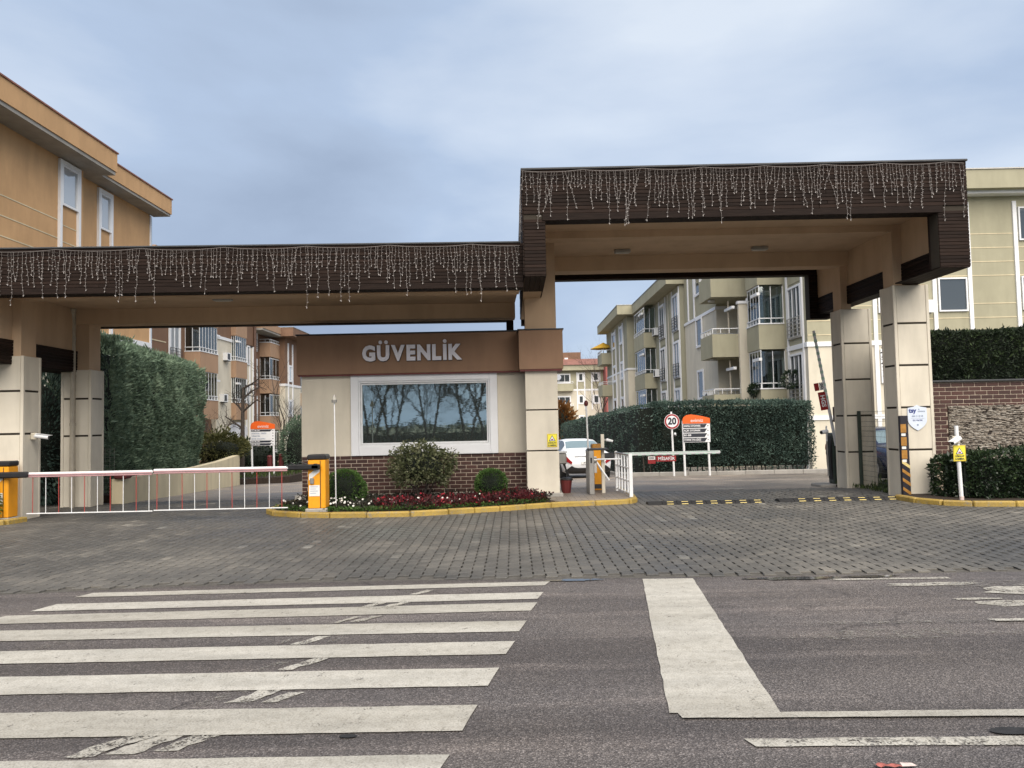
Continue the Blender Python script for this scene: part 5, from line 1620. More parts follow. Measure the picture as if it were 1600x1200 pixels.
sd = empty('satellite_dish', (-11.15, 31.2, -.42), 0, 'grey satellite dish behind the olive bush by bare tree', 'satellite dish')
q = MB(); n_ = 22; rings = 5; ctr = Vector((0, 0, 1.75)); ax = Vector((.45, -.75, .30)).normalized(); ua = ax.orthogonal().normalized(); va = ax.cross(ua)
for j in range(rings + 1):
    rj = .37 * j / rings
    for i in range(n_):
        t_ = 2 * math.pi * i / n_
        q.v.append(tuple(ctr + ua * rj * math.cos(t_) + va * rj * math.sin(t_) + ax * (.5 * rj * rj)))
for j in range(rings):
    for i in range(n_): q.f.append((j * n_ + i, j * n_ + (i + 1) % n_, (j + 1) * n_ + (i + 1) % n_, (j + 1) * n_ + i))
q.build('reflector', 'dish', sd, smooth=True)
MB().tube((0, .05, 0), (0, .05, 1.75), .03, n=8).build('mast', 'grey_metal', sd)
MB().tube(ctr + va * -.36, ctr + ax * .35, .012, n=6).tube(ctr + ax * .33, ctr + ax * .42, .035, n=8).build('feed_arm', 'dark_metal', sd)
lt = empty('litter', (1.62, 3.36, -.01), 0, 'crumpled red and pink wrapper lying on the road', 'litter')
q = MB(); pr2 = random.Random(2)
for i in range(7):
    for j in range(3):
        q.v.append((-.10 + i * .018, -.018 + j * .016 + .006 * math.sin(i), .006 + .010 * pr2.random()))
for i in range(6):
    for j in range(2): q.f.append((i * 3 + j, (i + 1) * 3 + j, (i + 1) * 3 + j + 1, i * 3 + j + 1))
q.build('red_half', 'litter_red', lt)
q = MB(); q.add([(.008, -.014, .01), (.05, -.018, .012), (.075, -.004, .008), (.06, .014, .012), (.01, .014, .014)], [(0, 1, 2, 3, 4)]); q.build('pale_half', 'litter_pink', lt)

# ------------------------------------------------------------------ bare trees
def bare_tree(name, label, loc, h, r, seed, spread=.55, levels=4, lean=0.0, start=.35, group=None, kids=5, pollard=False, n0=7, trunks=1, thin=False):
    root = empty(name, loc, 0, label, 'tree', group)
    rr = random.Random(seed); tr = MB(); br = MB()
    def grow(p, d, l, r, lev):
        segs = 4 if lev < 2 else 3
        tgt = tr if lev == 0 else br
        pts = [p]
        for i in range(segs):
            d = (d + Vector((rr.uniform(-1, 1), rr.uniform(-1, 1), rr.uniform(-.3, .6))) * ((.02 if pollard else .10) if lev == 0 else .22)).normalized()
            q = p + d * (l / segs)
            ra, rb = r * (1 - i / segs * .5), r * (1 - (i + 1) / segs * .5)
            tgt.tube(p, q, ra, rb, n=n0 if lev == 0 else (5 if lev == 1 else 3), cap=(lev == 0))
            p = q; pts.append(p)
        if lev < levels:
            for k in range(kids if lev < 2 else kids - 1):
                f = rr.uniform(start, 1) if lev == 0 else rr.uniform(.25, 1)
                i = min(segs - 1, int(f * segs)); q = pts[i].lerp(pts[i + 1], f * segs - i)
                a = rr.uniform(0, 2 * math.pi)
                side = (d.orthogonal().normalized() * math.cos(a) + d.cross(d.orthogonal()).normalized() * math.sin(a))
                nd = (d * (1 - spread) + side * spread * 1.2 + Vector((0, 0, .25))).normalized()
                grow(q, nd, l * (.55 + rr.random() * .2) * (.34 if pollard and lev == 0 else 1), r * (.52 if thin else .42), lev + 1)
    for k in range(trunks):
        a = k * 2.4
        grow(Vector((.12 * k * math.cos(a), .12 * k * math.sin(a), 0)), Vector((lean + (.22 * math.cos(a) if trunks > 1 else 0), .22 * math.sin(a) if trunks > 1 else 0, 1)).normalized(), h, r, 0)
    tr.build('trunk', 'bark', root, fix=False); br.build('crown', 'bark', root, fix=False)
    return root
bare_tree('bare_tree', 'pollarded bare tree with thick trunk left of the direction sign', (-10.5, 29.8, -.42), 3.45, .11, 5, .72, 3, start=.5, kids=5, pollard=True, group='bare trees')
bare_tree('bare_tree', 'slim bare tree with upright twigs right of the direction sign', (-10.3, 34.5, -.5), 2.3, .07, 8, .42, 4, start=.55, kids=5, group='bare trees')
bare_tree('bare_tree', 'small thin bare tree beside the satellite dish', (-12.0, 31.0, -.42), 2.1, .05, 12, .55, 3, start=.3, kids=6, group='bare trees')
bare_tree('bare_tree', 'pale leafless tree before the far apartment block', (9.5, 80, gz(80)), 5.5, .12, 14, .4, 4, start=.3, kids=5, group='bare trees')
# trees on the far side of the road, mirrored in the guardhouse window
for i, (x_, y_, h_, r0, sd_, lab) in enumerate(((-4.2, -9.5, 5.0, .12, 31, 'bare roadside tree with forked stems mirrored left of centre in the window'), (-6.4, -11.0, 5.5, .12, 32, 'bare roadside tree mirrored at the left end of the window'),
        (-1.2, -10.5, 5.5, .14, 33, 'bare roadside tree mirrored at the right end of the window'), (-2.6, -15.0, 6.5, .15, 34, 'taller bare tree set back and mirrored in middle of window'), (-8.5, -16.5, 6.5, .15, 35, 'set back bare tree mirrored far left in the window'), (0.9, -14.0, 6.0, .14, 36, 'set back bare tree mirrored far right in the window'))):
    bare_tree('roadside_tree', lab, (x_, y_, -.07), h_, r0 * .62, sd_, .55, 4, start=.1, kids=7, group='bare trees across the road', trunks=2, thin=True)
P, Nn = shell_points('box', 9000, 99, pts=[(6, -17.5, -.1, 1.25), (-16, -17.5, -.1, 1.1)], w=1.2, round=.3)
plant('roadside_hedge', 'dark hedge across the road mirrored low in the window', 'hedge', P, Nn, 'hedge_leaf', .16, (-5, -17.5, -.07), 2, .9, seed=99, amp=.5, core=MB().box(-16, 6, -18.8, -17.8, -.1, .9), s=1)

# ------------------------------------------------------------------ cars
ST = [  # y, half width, bottom, shoulder, top, glass half width at top
    (-2.30, .60, .50, .66, .68, .50), (-2.25, .78, .36, .84, .90, .62), (-2.10, .85, .28, .95, 1.04, .66), (-1.75, .88, .24, .98, 1.08, .68), (-1.45, .89, .22, .985, 1.14, .67),
    (-.80, .90, .22, .98, 1.41, .58), (-.10, .90, .22, .965, 1.46, .60), (.45, .90, .22, .95, 1.40, .58), (1.15, .89, .22, .93, 1.00, .70), (1.75, .87, .24, .86, .92, .68), (2.10, .82, .30, .74, .80, .62), (2.26, .66, .40, .62, .65, .5)]
def car_ring(y):
    k = 0
    while k < len(ST) - 2 and y > ST[k + 1][0]: k += 1
    a, b = ST[k], ST[k + 1]
    t_ = min(1, max(0, (y - a[0]) / (b[0] - a[0])))
    pa, pb = ST[max(0, k - 1)], ST[min(len(ST) - 1, k + 2)]
    o_ = []
    for i in range(1, 6):
        m0 = (b[i] - pa[i]) / (b[0] - pa[0]) * (b[0] - a[0]); m1 = (pb[i] - a[i]) / (pb[0] - a[0]) * (b[0] - a[0])
        h = (2 * t_**3 - 3 * t_**2 + 1) * a[i] + (t_**3 - 2 * t_**2 + t_) * m0 + (-2 * t_**3 + 3 * t_**2) * b[i] + (t_**3 - t_**2) * m1
        o_.append(h)
    hw, zb, zs_, zt, gw_ = o_
    return [(0, zb), (hw * .75, zb), (hw * .96, zb + .08), (hw, (zb + zs_) * .5), (hw * .985, zs_ - .06), (hw * .95, zs_), (gw_ + (hw * .9 - gw_) * .5, zs_ + (zt - zs_) * .52), (gw_, zs_ + (zt - zs_) * .92), (gw_ * .6, zt - .004), (0, zt)]
def car_point(y, t_, s_=1):
    r = car_ring(y); k = min(len(r) - 2, int(t_)); f = t_ - k
    return Vector((s_ * (r[k][0] + (r[k + 1][0] - r[k][0]) * f), y, r[k][1] + (r[k + 1][1] - r[k][1]) * f))
def car_patch(y0, y1, t0, t1, s_, off=.006, ny=8, nt_=5, inset=0.0):
    q = MB()
    for i in range(ny + 1):
        for j in range(nt_ + 1):
            y = y0 + (y1 - y0) * i / ny; t_ = t0 + (t1 - t0) * j / nt_
            p = car_point(y, t_, s_)
            e1 = car_point(y + .01, t_, s_) - car_point(y - .01, t_, s_)
            e2 = car_point(y, min(8.99, t_ + .05), s_) - car_point(y, max(0, t_ - .05), s_)
            nrm = e1.cross(e2) * s_
            if nrm.length > 1e-9: nrm.normalize()
            q.v.append(tuple(p - nrm * off if False else p + nrm * off * (1 if nrm.dot(Vector((p.x, p.y * .3, p.z - .7))) > 0 else -1)))
    w = nt_ + 1
    for i in range(ny):
        for j in range(nt_): q.f.append((i * w + j, (i + 1) * w + j, (i + 1) * w + j + 1, i * w + j + 1))
    return q
def sedan(label, loc, rz, paint):
    root = empty('parked_car', loc, rz, label, 'car', 'cars parked behind the gate')
    q = MB(); ny = 46; ring_n = 10
    for i in range(ny + 1):
        y = -2.30 + 4.56 * i / ny
        r = car_ring(y)
        q.v += [(x, y, z) for x, z in r] + [(-x, y, z) for x, z in r[-2:0:-1]]
    n = 2 * ring_n - 2
    for i in range(ny):
        for j in range(n): q.f.append((i * n + j, (i + 1) * n + j, (i + 1) * n + (j + 1) % n, i * n + (j + 1) % n))
    q.f += [tuple(range(n)), tuple(range(ny * n + n - 1, ny * n - 1, -1))]
    body = q.build('body', paint, root, smooth=True)
    def both(name, mat, y0, y1, t0, t1, parent=root, **k):
        q = car_patch(y0, y1, t0, t1, 1, **k); q2 = car_patch(y0, y1, t0, t1, -1, **k)
        q.add(q2.v, q2.f); o = q.build(name, mat, parent, smooth=True)
        import bmesh
        bm = bmesh.new(); bm.from_mesh(o.data); bmesh.ops.remove_doubles(bm, verts=bm.verts, dist=.012); bm.to_mesh(o.data); bm.free()
        return o
    both('rear_window', 'car_glass', -1.42, -.86, 7.1, 9)
    both('windscreen', 'car_glass', .52, 1.10, 7.1, 9)
    for s_ in (1, -1):
        car_patch(-1.15, -.25, 5.25, 6.9, s_).build('side_window', 'pane', root, smooth=True)
        car_patch(-.20, .75, 5.25, 6.9, s_).build('side_window', 'pane', root, smooth=True)
        tl_ = car_patch(-2.295, -1.92, 3.55, 5.0, s_, off=.02).build('tail_light', 'tail_red', root, smooth=True)
        car_patch(1.95, 2.24, 3.9, 4.9, s_, off=.012).build('headlight', 'pane_light', root, smooth=True)
        MB().box(s_ * .90, s_ * 1.03, .70, .82, .94, 1.06, .03).build('mirror', paint, root, fix=False)
        MB().box(s_ * .905, s_ * .92, -.35, -.2, .86, .885, .005).build('door_handle', paint, root, fix=False)
        for y in (-1.38, 1.40):
            w = MB().tube((s_ * .70, y, .32), (s_ * .915, y, .32), .33, n=22).build('wheel', 'tyre', root)
            MB().tube((s_ * .90, y, .32), (s_ * .92, y, .32), .21, .19, n=10).build('rim', 'grey_metal', w)
    both('rear_bumper', 'black_plastic', -2.292, -2.05, 0, 2.05, off=.014)
    both('front_bumper', 'black_plastic', 1.95, 2.24, 0, 2.4, off=.014)
    MB().box(-.26, .26, -2.335, -2.30, .60, .71, .004).build('number_plate', 'sticker', root, fix=False)
    MB().box(-.5, .5, -2.26, -2.20, .87, .885).build('trunk_edge', 'dark_metal', root)
    text('34 ABC', .09, 'ink_dark', root, (0, -2.337, .655), width=.40)
    return root
sedan('white sedan seen from behind beyond the guardhouse pillar', (2.38, 29.6, gz(29.6)), R(7), 'car_white')
sedan('dark blue car half hidden behind the wire fence at right', (10.95, 22.8, gz(22.8)), R(180), 'car_blue')

# ------------------------------------------------------------------ buildings
def frame(O, U, Nv):
    O = Vector(O); U = Vector(U); Nv = Vector(Nv)
    def B(q, u0, u1, n0, n1, z0, z1):
        a = O + U * u0 + Nv * n0; b = O + U * u1 + Nv * n1
        q.box(a.x, b.x, a.y, b.y, z0, z1)
        return q
    return B
def fbox(B, name, mat, parent, *a):
    return B(MB(), *a).build(name, mat, parent)
def window(parent, B, u0, u1, z0, z1, n=0.0, bars=1, fw=.07, glass='pane', mat='white_paint', surround=True, name='window', curtain=False, hbar=False):
    q = MB()
    d = .07 if surround else .05
    B(q, u0, u0 + fw, n, n + d, z0, z1); B(q, u1 - fw, u1, n, n + d, z0, z1)
    B(q, u0 + fw, u1 - fw, n, n + d - .002, z0, z0 + fw); B(q, u0 + fw, u1 - fw, n, n + d - .002, z1 - fw, z1)
    for i in range(bars):
        c = u0 + (u1 - u0) * (i + 1) / (bars + 1)
        B(q, c - .03, c + .03, n, n + d - .02, z0 + fw, z1 - fw)
    if hbar:
        c = z0 + (z1 - z0) * .68
        B(q, u0 + fw, u1 - fw, n, n + d - .024, c - .03, c + .03)
    w = q.build(name, mat, parent)
    fbox(B, 'pane', glass, w, u0 + fw, u1 - fw, n + .008, n + .02, z0 + fw, z1 - fw)
    if curtain or (glass == 'pane' and random.random() < .6):
        fbox(B, 'curtain', 'curtain', w, u0 + fw, u0 + fw + (u1 - u0) * random.choice((.22, .3, .42)), n + .002, n + .007, z0 + fw, z1 - fw)
        w.children[0].data.materials[0] = MATS['glazing_dark']
        fbox(B, 'dark_backing', 'interior', w, u0 + fw, u1 - fw, n + .0004, n + .0012, z0 + fw, z1 - fw)  # flat dark sheet painted as the unlit room behind the pane
    return w
def rails(parent, B, u0, u1, n, z0, z1, k=6, mat='grey_metal', vert=False, name='railing'):
    q = MB()
    if vert:
        m_ = max(2, int((u1 - u0) / .35))
        for i in range(m_ + 1):
            c = u0 + (u1 - u0) * i / m_
            B(q, c - .015, c + .015, n, n + .03, z0, z1)
        B(q, u0, u1, n - .005, n + .035, z1, z1 + .045)
        B(q, u0, u1, n, n + .03, (z0 + z1) / 2 - .012, (z0 + z1) / 2 + .012)
    else:
        for i in range(k):
            z_ = z0 + (z1 - z0) * i / (k - 1)
            B(q, u0, u1, n + .03 * math.sin(math.pi * i / (k - 1)), n + .03 + .03 * math.sin(math.pi * i / (k - 1)), z_ - .014, z_ + .014)
        for c in (u0, (u0 + u1) / 2, u1):
            B(q, c - .014, c + .014, n, n + .025, z0, z1)
    return q.build(name, mat, parent)
def bay(parent, B, u0, u1, n0, n1, zf, zt, mat, glazed=True, par=.95, inner=None, panes=4, cap=True, dark=None):
    """projecting balcony: parapet tray, cap, railing, folding glass; local parts under one 'balcony' part"""
    q = MB()
    B(q, u0, u1, n0, n1, zf - .22, zf - .02)
    B(q, u0, u1, n1 - .1, n1, zf - .02, zf + par); B(q, u0, u0 + .1, n0, n1 - .1, zf - .02, zf + par); B(q, u1 - .1, u1, n0, n1 - .1, zf - .02, zf + par)
    b = q.build('balcony', mat, parent)
    if cap:
        q = MB()
        B(q, u0 - .03, u1 + .03, n1 - .13, n1 + .03, zf + par, zf + par + .05); B(q, u0 - .03, u0 + .13, n0, n1 - .13, zf + par, zf + par + .05); B(q, u1 - .13, u1 + .03, n0, n1 - .13, zf + par, zf + par + .05)
        q.build('parapet_cap', 'white_paint', b)
    q = MB(); zr = zf + par + .05
    h_ = .20
    B(q, u0, u1, n1 - .05, n1 - .01, zr + h_, zr + h_ + .04); B(q, u0 + .01, u0 + .05, n0, n1 - .05, zr + h_, zr + h_ + .04); B(q, u1 - .05, u1 - .01, n0, n1 - .05, zr + h_, zr + h_ + .04)
    m_ = max(3, int((u1 - u0) / .4))
    for i in range(m_ + 1):
        c = u0 + .01 + (u1 - u0 - .04) * i / m_
        B(q, c, c + .025, n1 - .045, n1 - .015, zr, zr + h_)
    m_ = max(2, int((n1 - n0) / .4))
    for i in range(1, m_):
        c = n0 + (n1 - n0) * i / m_
        for uu in (u0 + .015, u1 - .04): B(q, uu, uu + .025, c, c + .025, zr, zr + h_)
    q.build('railing', 'white_metal', b)
    if glazed:
        z1 = zt - .06
        q = MB()
        for i in range(panes + 1):
            c = u0 + .06 + (u1 - u0 - .12) * i / panes
            B(q, c - .02, c + .02, n1 - .09, n1 - .06, zr, z1)
        m_ = 2
        for i in range(m_):
            c = n0 + (n1 - n0 - .08) * i / m_
            for uu in (u0 + .06, u1 - .09): B(q, uu, uu + .03, c, c + .03, zr, z1)
        B(q, u0 + .04, u1 - .04, n1 - .1, n1 - .05, z1, zt)
        q.build('glazing_frame', 'white_metal', b)
        for i in range(panes):
            a = u0 + .08 + (u1 - u0 - .12) * i / panes; c = u0 + .04 + (u1 - u0 - .12) * (i + 1) / panes
            fbox(B, 'pane', 'glazing', b, a, c, n1 - .08, n1 - .07, zr, z1)
        for uu in (u0 + .07, u1 - .08):
            fbox(B, 'pane', 'glazing', b, uu, uu + .01, n0, n1 - .09, zr, z1)
        if dark: fbox(B, 'curtain', dark, b, u0 + .12, u1 - .12, n1 - .35, n1 - .33, zr, z1)  # dark-coloured sheet stands in for the dim room behind this glass
    return b
def awning(parent, B, u0, u1, n, z):
    q = B(MB(), u0, u1, n, n + .14, z, z + .13)
    return q.build('awning_case', 'white_metal', parent)

def aircon(parent, B, u, n, z):
    q = B(MB(), u, u + .75, n, n + .3, z, z + .52).build('air_conditioner', 'white_metal', parent)
    fbox(B, 'grille', 'dark_metal', q, u + .08, u + .5, n + .3, n + .312, z + .07, z + .45)
    fbox(B, 'bracket', 'dark_metal', q, u + .1, u + .65, n, n + .28, z - .05, z - .002)
# ---- olive apartment block, near end (right)
ob = empty('apartment_block', (16, 36, gz(36)), 0, 'olive and beige apartment block behind the right driveway', 'building')
def rebase(root):
    for ch in root.children: ch.location = -Vector(root.location)
GZ = -1.2
# frontal wall at y=31.5 (faces the camera)
Bf = frame((12.2, 31.5, 0), (1, 0, 0), (0, -1, 0))
fbox(Bf, 'wall', 'cream', ob, 0, 14, -2.58, 0, GZ, 4.32)
fbox(Bf, 'upper_wall', 'olive', ob, 0, 14, -2.58, 0, 4.52, 10.55)
fbox(Bf, 'string_course', 'white_paint', ob, -.05, 14, -2.3, .05, 4.321, 4.519)
fbox(Bf, 'string_course', 'white_paint', ob, -.05, 14, -2.3, .05, 1.30, 1.48)
fbox(Bf, 'roof_fascia', 'olive', ob, -.9, 14, -2.58, .8, 10.551, 11.32)
fbox(Bf, 'roof_edge', 'grey_metal', ob, -.93, 14, -2.58, .84, 11.321, 11.37)
fbox(Bf, 'fascia_shadow_gap', 'white_paint', ob, -.6, 14, -2.5, .5, 10.42, 10.5505)
wins = ((2.95, 3.9), (5.45, 6.65), (8.9, 10.1))
for (a, b) in wins:
    for s_ in (a - .22, b + .06):
        fbox(Bf, 'window_strip', 'white_paint', ob, s_, s_ + .16, 0, .06, GZ, 10.2)
    for zf in (1.8, 4.7, 7.6):
        window(ob, Bf, a, b, zf + .95, zf + 2.35, .012, bars=0, fw=.06, curtain=False)
edges = [0] + [v for a, b in wins for v in (a - .22, b + .22)] + [14]
for zf in (4.7, 7.6):
    for i in range(4):
        z_ = zf - .18 + .58 * i - .3
        if z_ < 4.6: continue
        for k in range(len(edges) - 1):
            fbox(Bf, 'groove_line', 'cream_wall', ob, edges[k] + .02, edges[k + 1] - .02, 0, .012, z_ - .018, z_ + .018)
# side facing the driveway, near part
Bs = frame((12.2, 31.5, 0), (0, 1, 0), (-1, 0, 0))
sw = [(0, 2.5), (4.3, 14.5)]
for zf in (-1.1, 1.8, 4.7, 7.6):
    w = window(ob, Bs, .45, 1.95, zf + .1, zf + 2.35, .012, bars=2, fw=.09, name='french_window', glass='pane')
    rails(w, Bs, .45, 1.95, .10, zf + .15, zf + .98, 6)
    fbox(Bs, 'spandrel', 'olive', ob, .5, 1.9, .0, .03, zf - .42, zf + .0)
for u in (.3, 2.05): fbox(Bs, 'window_strip', 'white_paint', ob, u, u + .1, .001, .07, GZ, 10.3)
# body behind the bays
Bb = frame((11.3, 34.1, 0), (0, 1, 0), (-1, 0, 0))
fbox(Bb, 'wall', 'cream', ob, 0, 12.2, -12, -.9, GZ, 10.55)
fbox(Bb, 'side_pier', 'cream', ob, 1.75, 2.5, -.9, -.05, GZ, 7.0)
fbox(Bb, 'pier_cap', 'white_paint', ob, 1.70, 2.55, -.9, .0, 7.0, 7.16)
fbox(Bb, 'roof_fascia', 'olive', ob, 0.01, 12.2, -12, .6, 10.56, 11.3)
for zf in (1.8, 4.7, 7.6):
    b = bay(ob, Bb, 0.0, 1.72, -.9, .25, zf, zf + 2.66, 'olive', True, .9, panes=4, dark='interior' if zf == 1.8 else None)
    awning(b, Bb, -.35, .6, .26, zf + 2.15)
    window(ob, Bb, .2, 1.6, zf + .05, zf + 2.3, -.89, bars=1, name='balcony_door')
Bo = frame((10.5, 36.7, 0), (0, 1, 0), (-1, 0, 0))
for zf in (-1.1, 1.7, 4.6, 7.5):
    b = bay(ob, Bo, 0, 2.3, -1.7, .85, zf, zf + 2.6, 'olive', False, .88, cap=False)
    window(ob, Bo, .9, 2.1, zf + .05, zf + 2.2, -1.69, bars=1, name='balcony_door')
    awning(b, Bo, -.4, .9, -.15, zf + 2.05)
    q = MB().tube((9.9, 37.6, zf + 2.57), (9.9, 37.6, zf + 2.66), .16, n=14).build('ceiling_lamp', 'lamp_glass', ob)
    MB().tube((10.6, 37.2, zf), (10.6, 37.2, zf + 2.55), .04, n=8).build('downpipe', 'pipe_paint', ob)
fbox(Bo, 'divider_wall', 'cream', ob, 2.3, 9.4, -1.8, -.0, GZ, 7.0)
fbox(Bo, 'divider_cap', 'white_paint', ob, 2.3, 9.45, -1.8, .05, 7.0, 7.16)
fbox(Bo, 'upper_wall', 'olive', ob, 2.3, 9.4, -1.8, -.002, 7.161, 10.55)
fbox(Bo, 'balcony_wall', 'cream', ob, -.2, 0.0, -1.7, -.4, GZ, 6.9)
fbox(Bo, 'wall_cap', 'white_paint', ob, -.25, .05, -1.7, -.35, 6.9, 7.03)
for zf in (1.8, 4.7, 7.6):
    w = window(ob, Bo, 5.1, 6.5, zf + .7, zf + 2.35, .012, bars=0, fw=.12)
for u in (6.75, 8.2): fbox(Bo, 'window_strip', 'white_paint', ob, u, u + .16, 0.0, .06, 7.165, 10.5)
aircon(ob, Bo, 3.1, .0, 5.1)
aircon(ob, Bo, 3.4, .0, 2.3)
aircon(ob, Bf, 4.35, 0.0, 5.6)
rebase(ob)
# plants on the near bays
for (x_, y_, z_, r_x, sd_, lab) in ((11.0, 34.9, 2.72, .75, 7, 'trailing dark plants along the first floor glass bay'), (12.0, 32.9, 3.05, .35, 8, 'potted dark plant on the french window rail beside the bay')):
    P, Nn = shell_points('ball', 900, sd_, c=(x_, y_, z_), r=(.22, r_x, .28), depth=.3)
    plant('balcony_plant', lab, 'plant', P, Nn, 'glossy_leaf', .10, (x_, y_, z_ - .2), 2, 1.0, seed=sd_, amp=.2, s=4)

# ---- second olive block, lower, further down the drive
o2 = empty('apartment_block', (14, 58, gz(58)), 0, 'further olive apartment block with white french windows down the driveway', 'building')
B2 = frame((10.25, 46.2, 0), (0, 1, 0), (-1, 0, 0))
fbox(B2, 'wall', 'olive_dark', o2, 0, 13.8, -12, 0, -2, 9.6)
FL = (-2.0, .95, 3.85, 6.75)
for zf in FL:
    for (u0, u1) in ((.3, 1.95), (4.6, 6.3)):
        w = window(o2, B2, u0, u1, zf + .1, zf + 2.4, .012, bars=1, fw=.14, name='french_window')
        rails(w, B2, u0, u1, .10, zf + .15, zf + 1.0, 6, 'dark_metal')
        fbox(B2, 'spandrel', 'olive', o2, u0 + .05, u1 - .05, .0, .03, zf - .36, zf + .02)
for u in (.1, 2.05, 2.3, 3.3, 4.2, 6.4): fbox(B2, 'window_strip', 'white_paint' if u not in (2.3, 3.3) else 'cream', o2, u, u + .1, .0, .06, -2, 9.5)
for i in range(16):
    fbox(B2, 'tile_course', 'olive', o2, 2.42, 3.28, .0, .02, -1.0 + i * .66, -1.0 + i * .66 + .62)
for zf in FL[1:]:
    b = bay(o2, B2, 8.0, 12.4, 0, .85, zf, zf + 2.65, 'olive', True, .85, panes=5, cap=False)
    awning(b, B2, 8.0, 9.4, .86, zf + 2.15)
# projecting end block
Be = frame((9.1, 60.0, 0), (0, 1, 0), (-1, 0, 0))
fbox(Be, 'wall', 'cream', o2, 0, 13, -12, 0, -2, 5.35)
fbox(Be, 'upper_wall', 'olive_dark', o2, 0, 13, -12, 0, 5.5, 9.6)
fbox(Be, 'string_course', 'white_paint', o2, -.05, 13, -12, .05, 5.351, 5.499)
for (u0, u1) in ((2.2, 3.9), (6.6, 8.6)):
    for u in (u0 - .3, u1 + .05): fbox(Be, 'window_strip', 'white_paint', o2, u, u + .25, .0, .08, 1.2, 9.3)
    for zf in FL[1:]:
        window(o2, Be, u0, u1, zf + .9, zf + 2.4, .012, bars=0, fw=.2)
        fbox(Be, 'spandrel', 'olive', o2, u0, u1, .0, .03, zf - .45, zf + .8)
for zf in FL[1:]:
    bay(o2, Be, 9.6, 13.0, 0, .9, zf, zf + 2.6, 'olive', False, .8, cap=False)
fbox(B2, 'roof_fascia', 'olive', o2, -.2, 13.8, -12, .85, 9.6, 10.3)
fbox(Be, 'roof_fascia', 'olive', o2, -.9, 13.0, -12, .85, 9.61, 10.31)
fbox(Be, 'roof_edge', 'grey_metal', o2, -.93, 13.0, -12, .88, 10.311, 10.36)
fbox(B2, 'roof_edge', 'grey_metal', o2, -.2, 12.8, -12, .88, 10.301, 10.345)
aircon(o2, B2, 7.0, .0, 4.4)
aircon(o2, B2, 7.0, .0, 7.3)
rebase(o2)
um = empty('parasol', (8.6, 71.5, 6.75), 0, 'yellow parasol on the end balcony of the further olive block', 'parasol')
q = MB(); n_ = 10
for i in range(n_):
    t_ = 2 * math.pi * i / n_; q.v.append((1.25 * math.cos(t_), 1.25 * math.sin(t_), 1.35 + .0))
q.v.append((0, 0, 1.95)); q.v.append((0, 0, 1.75))
for i in range(n_): q.f += [(i, (i + 1) % n_, n_), ((i + 1) % n_, i, n_ + 1)]
q.build('canopy', 'umbrella', um); MB().tube((0, 0, 0), (0, 0, 1.9), .03, n=6).build('pole', 'white_metal', um)

# ---- far olive block closing the drive
fb = empty('apartment_block', (10, 112, gz(112)), 0, 'distant pale green apartment block with red roof closing the driveway', 'building')
B3 = frame((3.0, 110, 0), (1, 0, 0), (0, -1, 0))
fbox(B3, 'wall', 'cream', fb, 0, 14, -9, 0, -2, 5.7)
fbox(B3, 'upper_wall', 'olive', fb, 0, 14, -9, 0, 5.95, 8.6)
fbox(B3, 'string_course', 'white_paint', fb, -.05, 14, -1, .06, 5.701, 5.949)
fbox(B3, 'roof_fascia', 'olive', fb, -.6, 14, -9, 1.0, 8.61, 9.35)
q = MB(); q.add([(2.2, 108.8, 9.36), (17, 108.8, 9.36), (17, 114, 10.6), (2.2, 114, 10.6)], [(0, 1, 2, 3)]); q.add([(2.2, 114, 10.6), (17, 114, 10.6), (17, 119, 9.36), (2.2, 119, 9.36)], [(0, 1, 2, 3)]); q.build('roof', 'roof_tile', fb)
for (u0, u1) in ((6.45, 7.3), (8.55, 9.5)):
    for u in (u0 - .2, u1 + .02): fbox(B3, 'window_strip', 'white_paint', fb, u, u + .18, .0, .09, 3.0, 8.35)
    for zf in (.2, 3.1, 6.3): window(fb, B3, u0, u1, zf + .7, zf + 2.0, .012, bars=0, fw=.2)
for zf in (-.2, 2.7, 5.9):
    bay(fb, B3, 2.6, 5.7, 0, 1.0, zf, zf + 2.6, 'olive', False, .85)
    window(fb, B3, 2.9, 5.4, zf + .9, zf + 2.3, .012, bars=2, fw=.18)
dd = MB().disc((6.6, 108.8, 7.6), (-.3, -.9, .3), .42, .04, 16).build('satellite_dish', 'dish', fb)
fbox(B3, 'roof_house', 'brown_house', fb, 4.6, 7.3, -6, -4, 9.5, 11.6)
fbox(B3, 'roof_house_window', 'white_paint', fb, 4.9, 5.4, -3.99, -3.95, 10.3, 10.8)
fbox(B3, 'side_wing', 'pink_house', fb, 10.1, 14, -3, 3.0, -2, 10.4)
rebase(fb)

# ---- near tan block on the left
tb = empty('apartment_block', (-20, 24, 0), 0, 'tan rendered apartment block rising at upper left above the canopy', 'building')
T1 = frame((-14.75, 8, 0), (0, 1, 0), (1, 0, 0))
T2 = frame((-15.15, 26.3, 0), (0, 1, 0), (1, 0, 0))
fbox(T1, 'upper_wall', 'tan_house', tb, 0, 18.3, -10, 0, 5.1, 10.6)
fbox(T2, 'upper_wall', 'tan_house', tb, .001, 5.75, -10, 0, 5.1, 10.62)
fbox(T1, 'lower_wall', 'cream', tb, 0, 18.3, -10, 0, -1, 4.9)
fbox(T2, 'lower_wall', 'cream', tb, .001, 5.75, -10, 0, -1, 4.9)
fbox(T1, 'string_course', 'white_paint', tb, 0, 18.33, -9, .06, 4.901, 5.099)
fbox(T2, 'string_course', 'white_paint', tb, .03, 5.8, -9, .06, 4.901, 5.099)
fbox(T1, 'roof_fascia', 'tan_house', tb, -2, 18.85, -10, .9, 10.62, 11.28)
fbox(T1, 'soffit', 'concrete', tb, -2, 18.80, -.01, .86, 10.50, 10.619)
fbox(T2, 'roof_fascia', 'tan_house', tb, .56, 6.15, -10, .75, 10.64, 11.27)
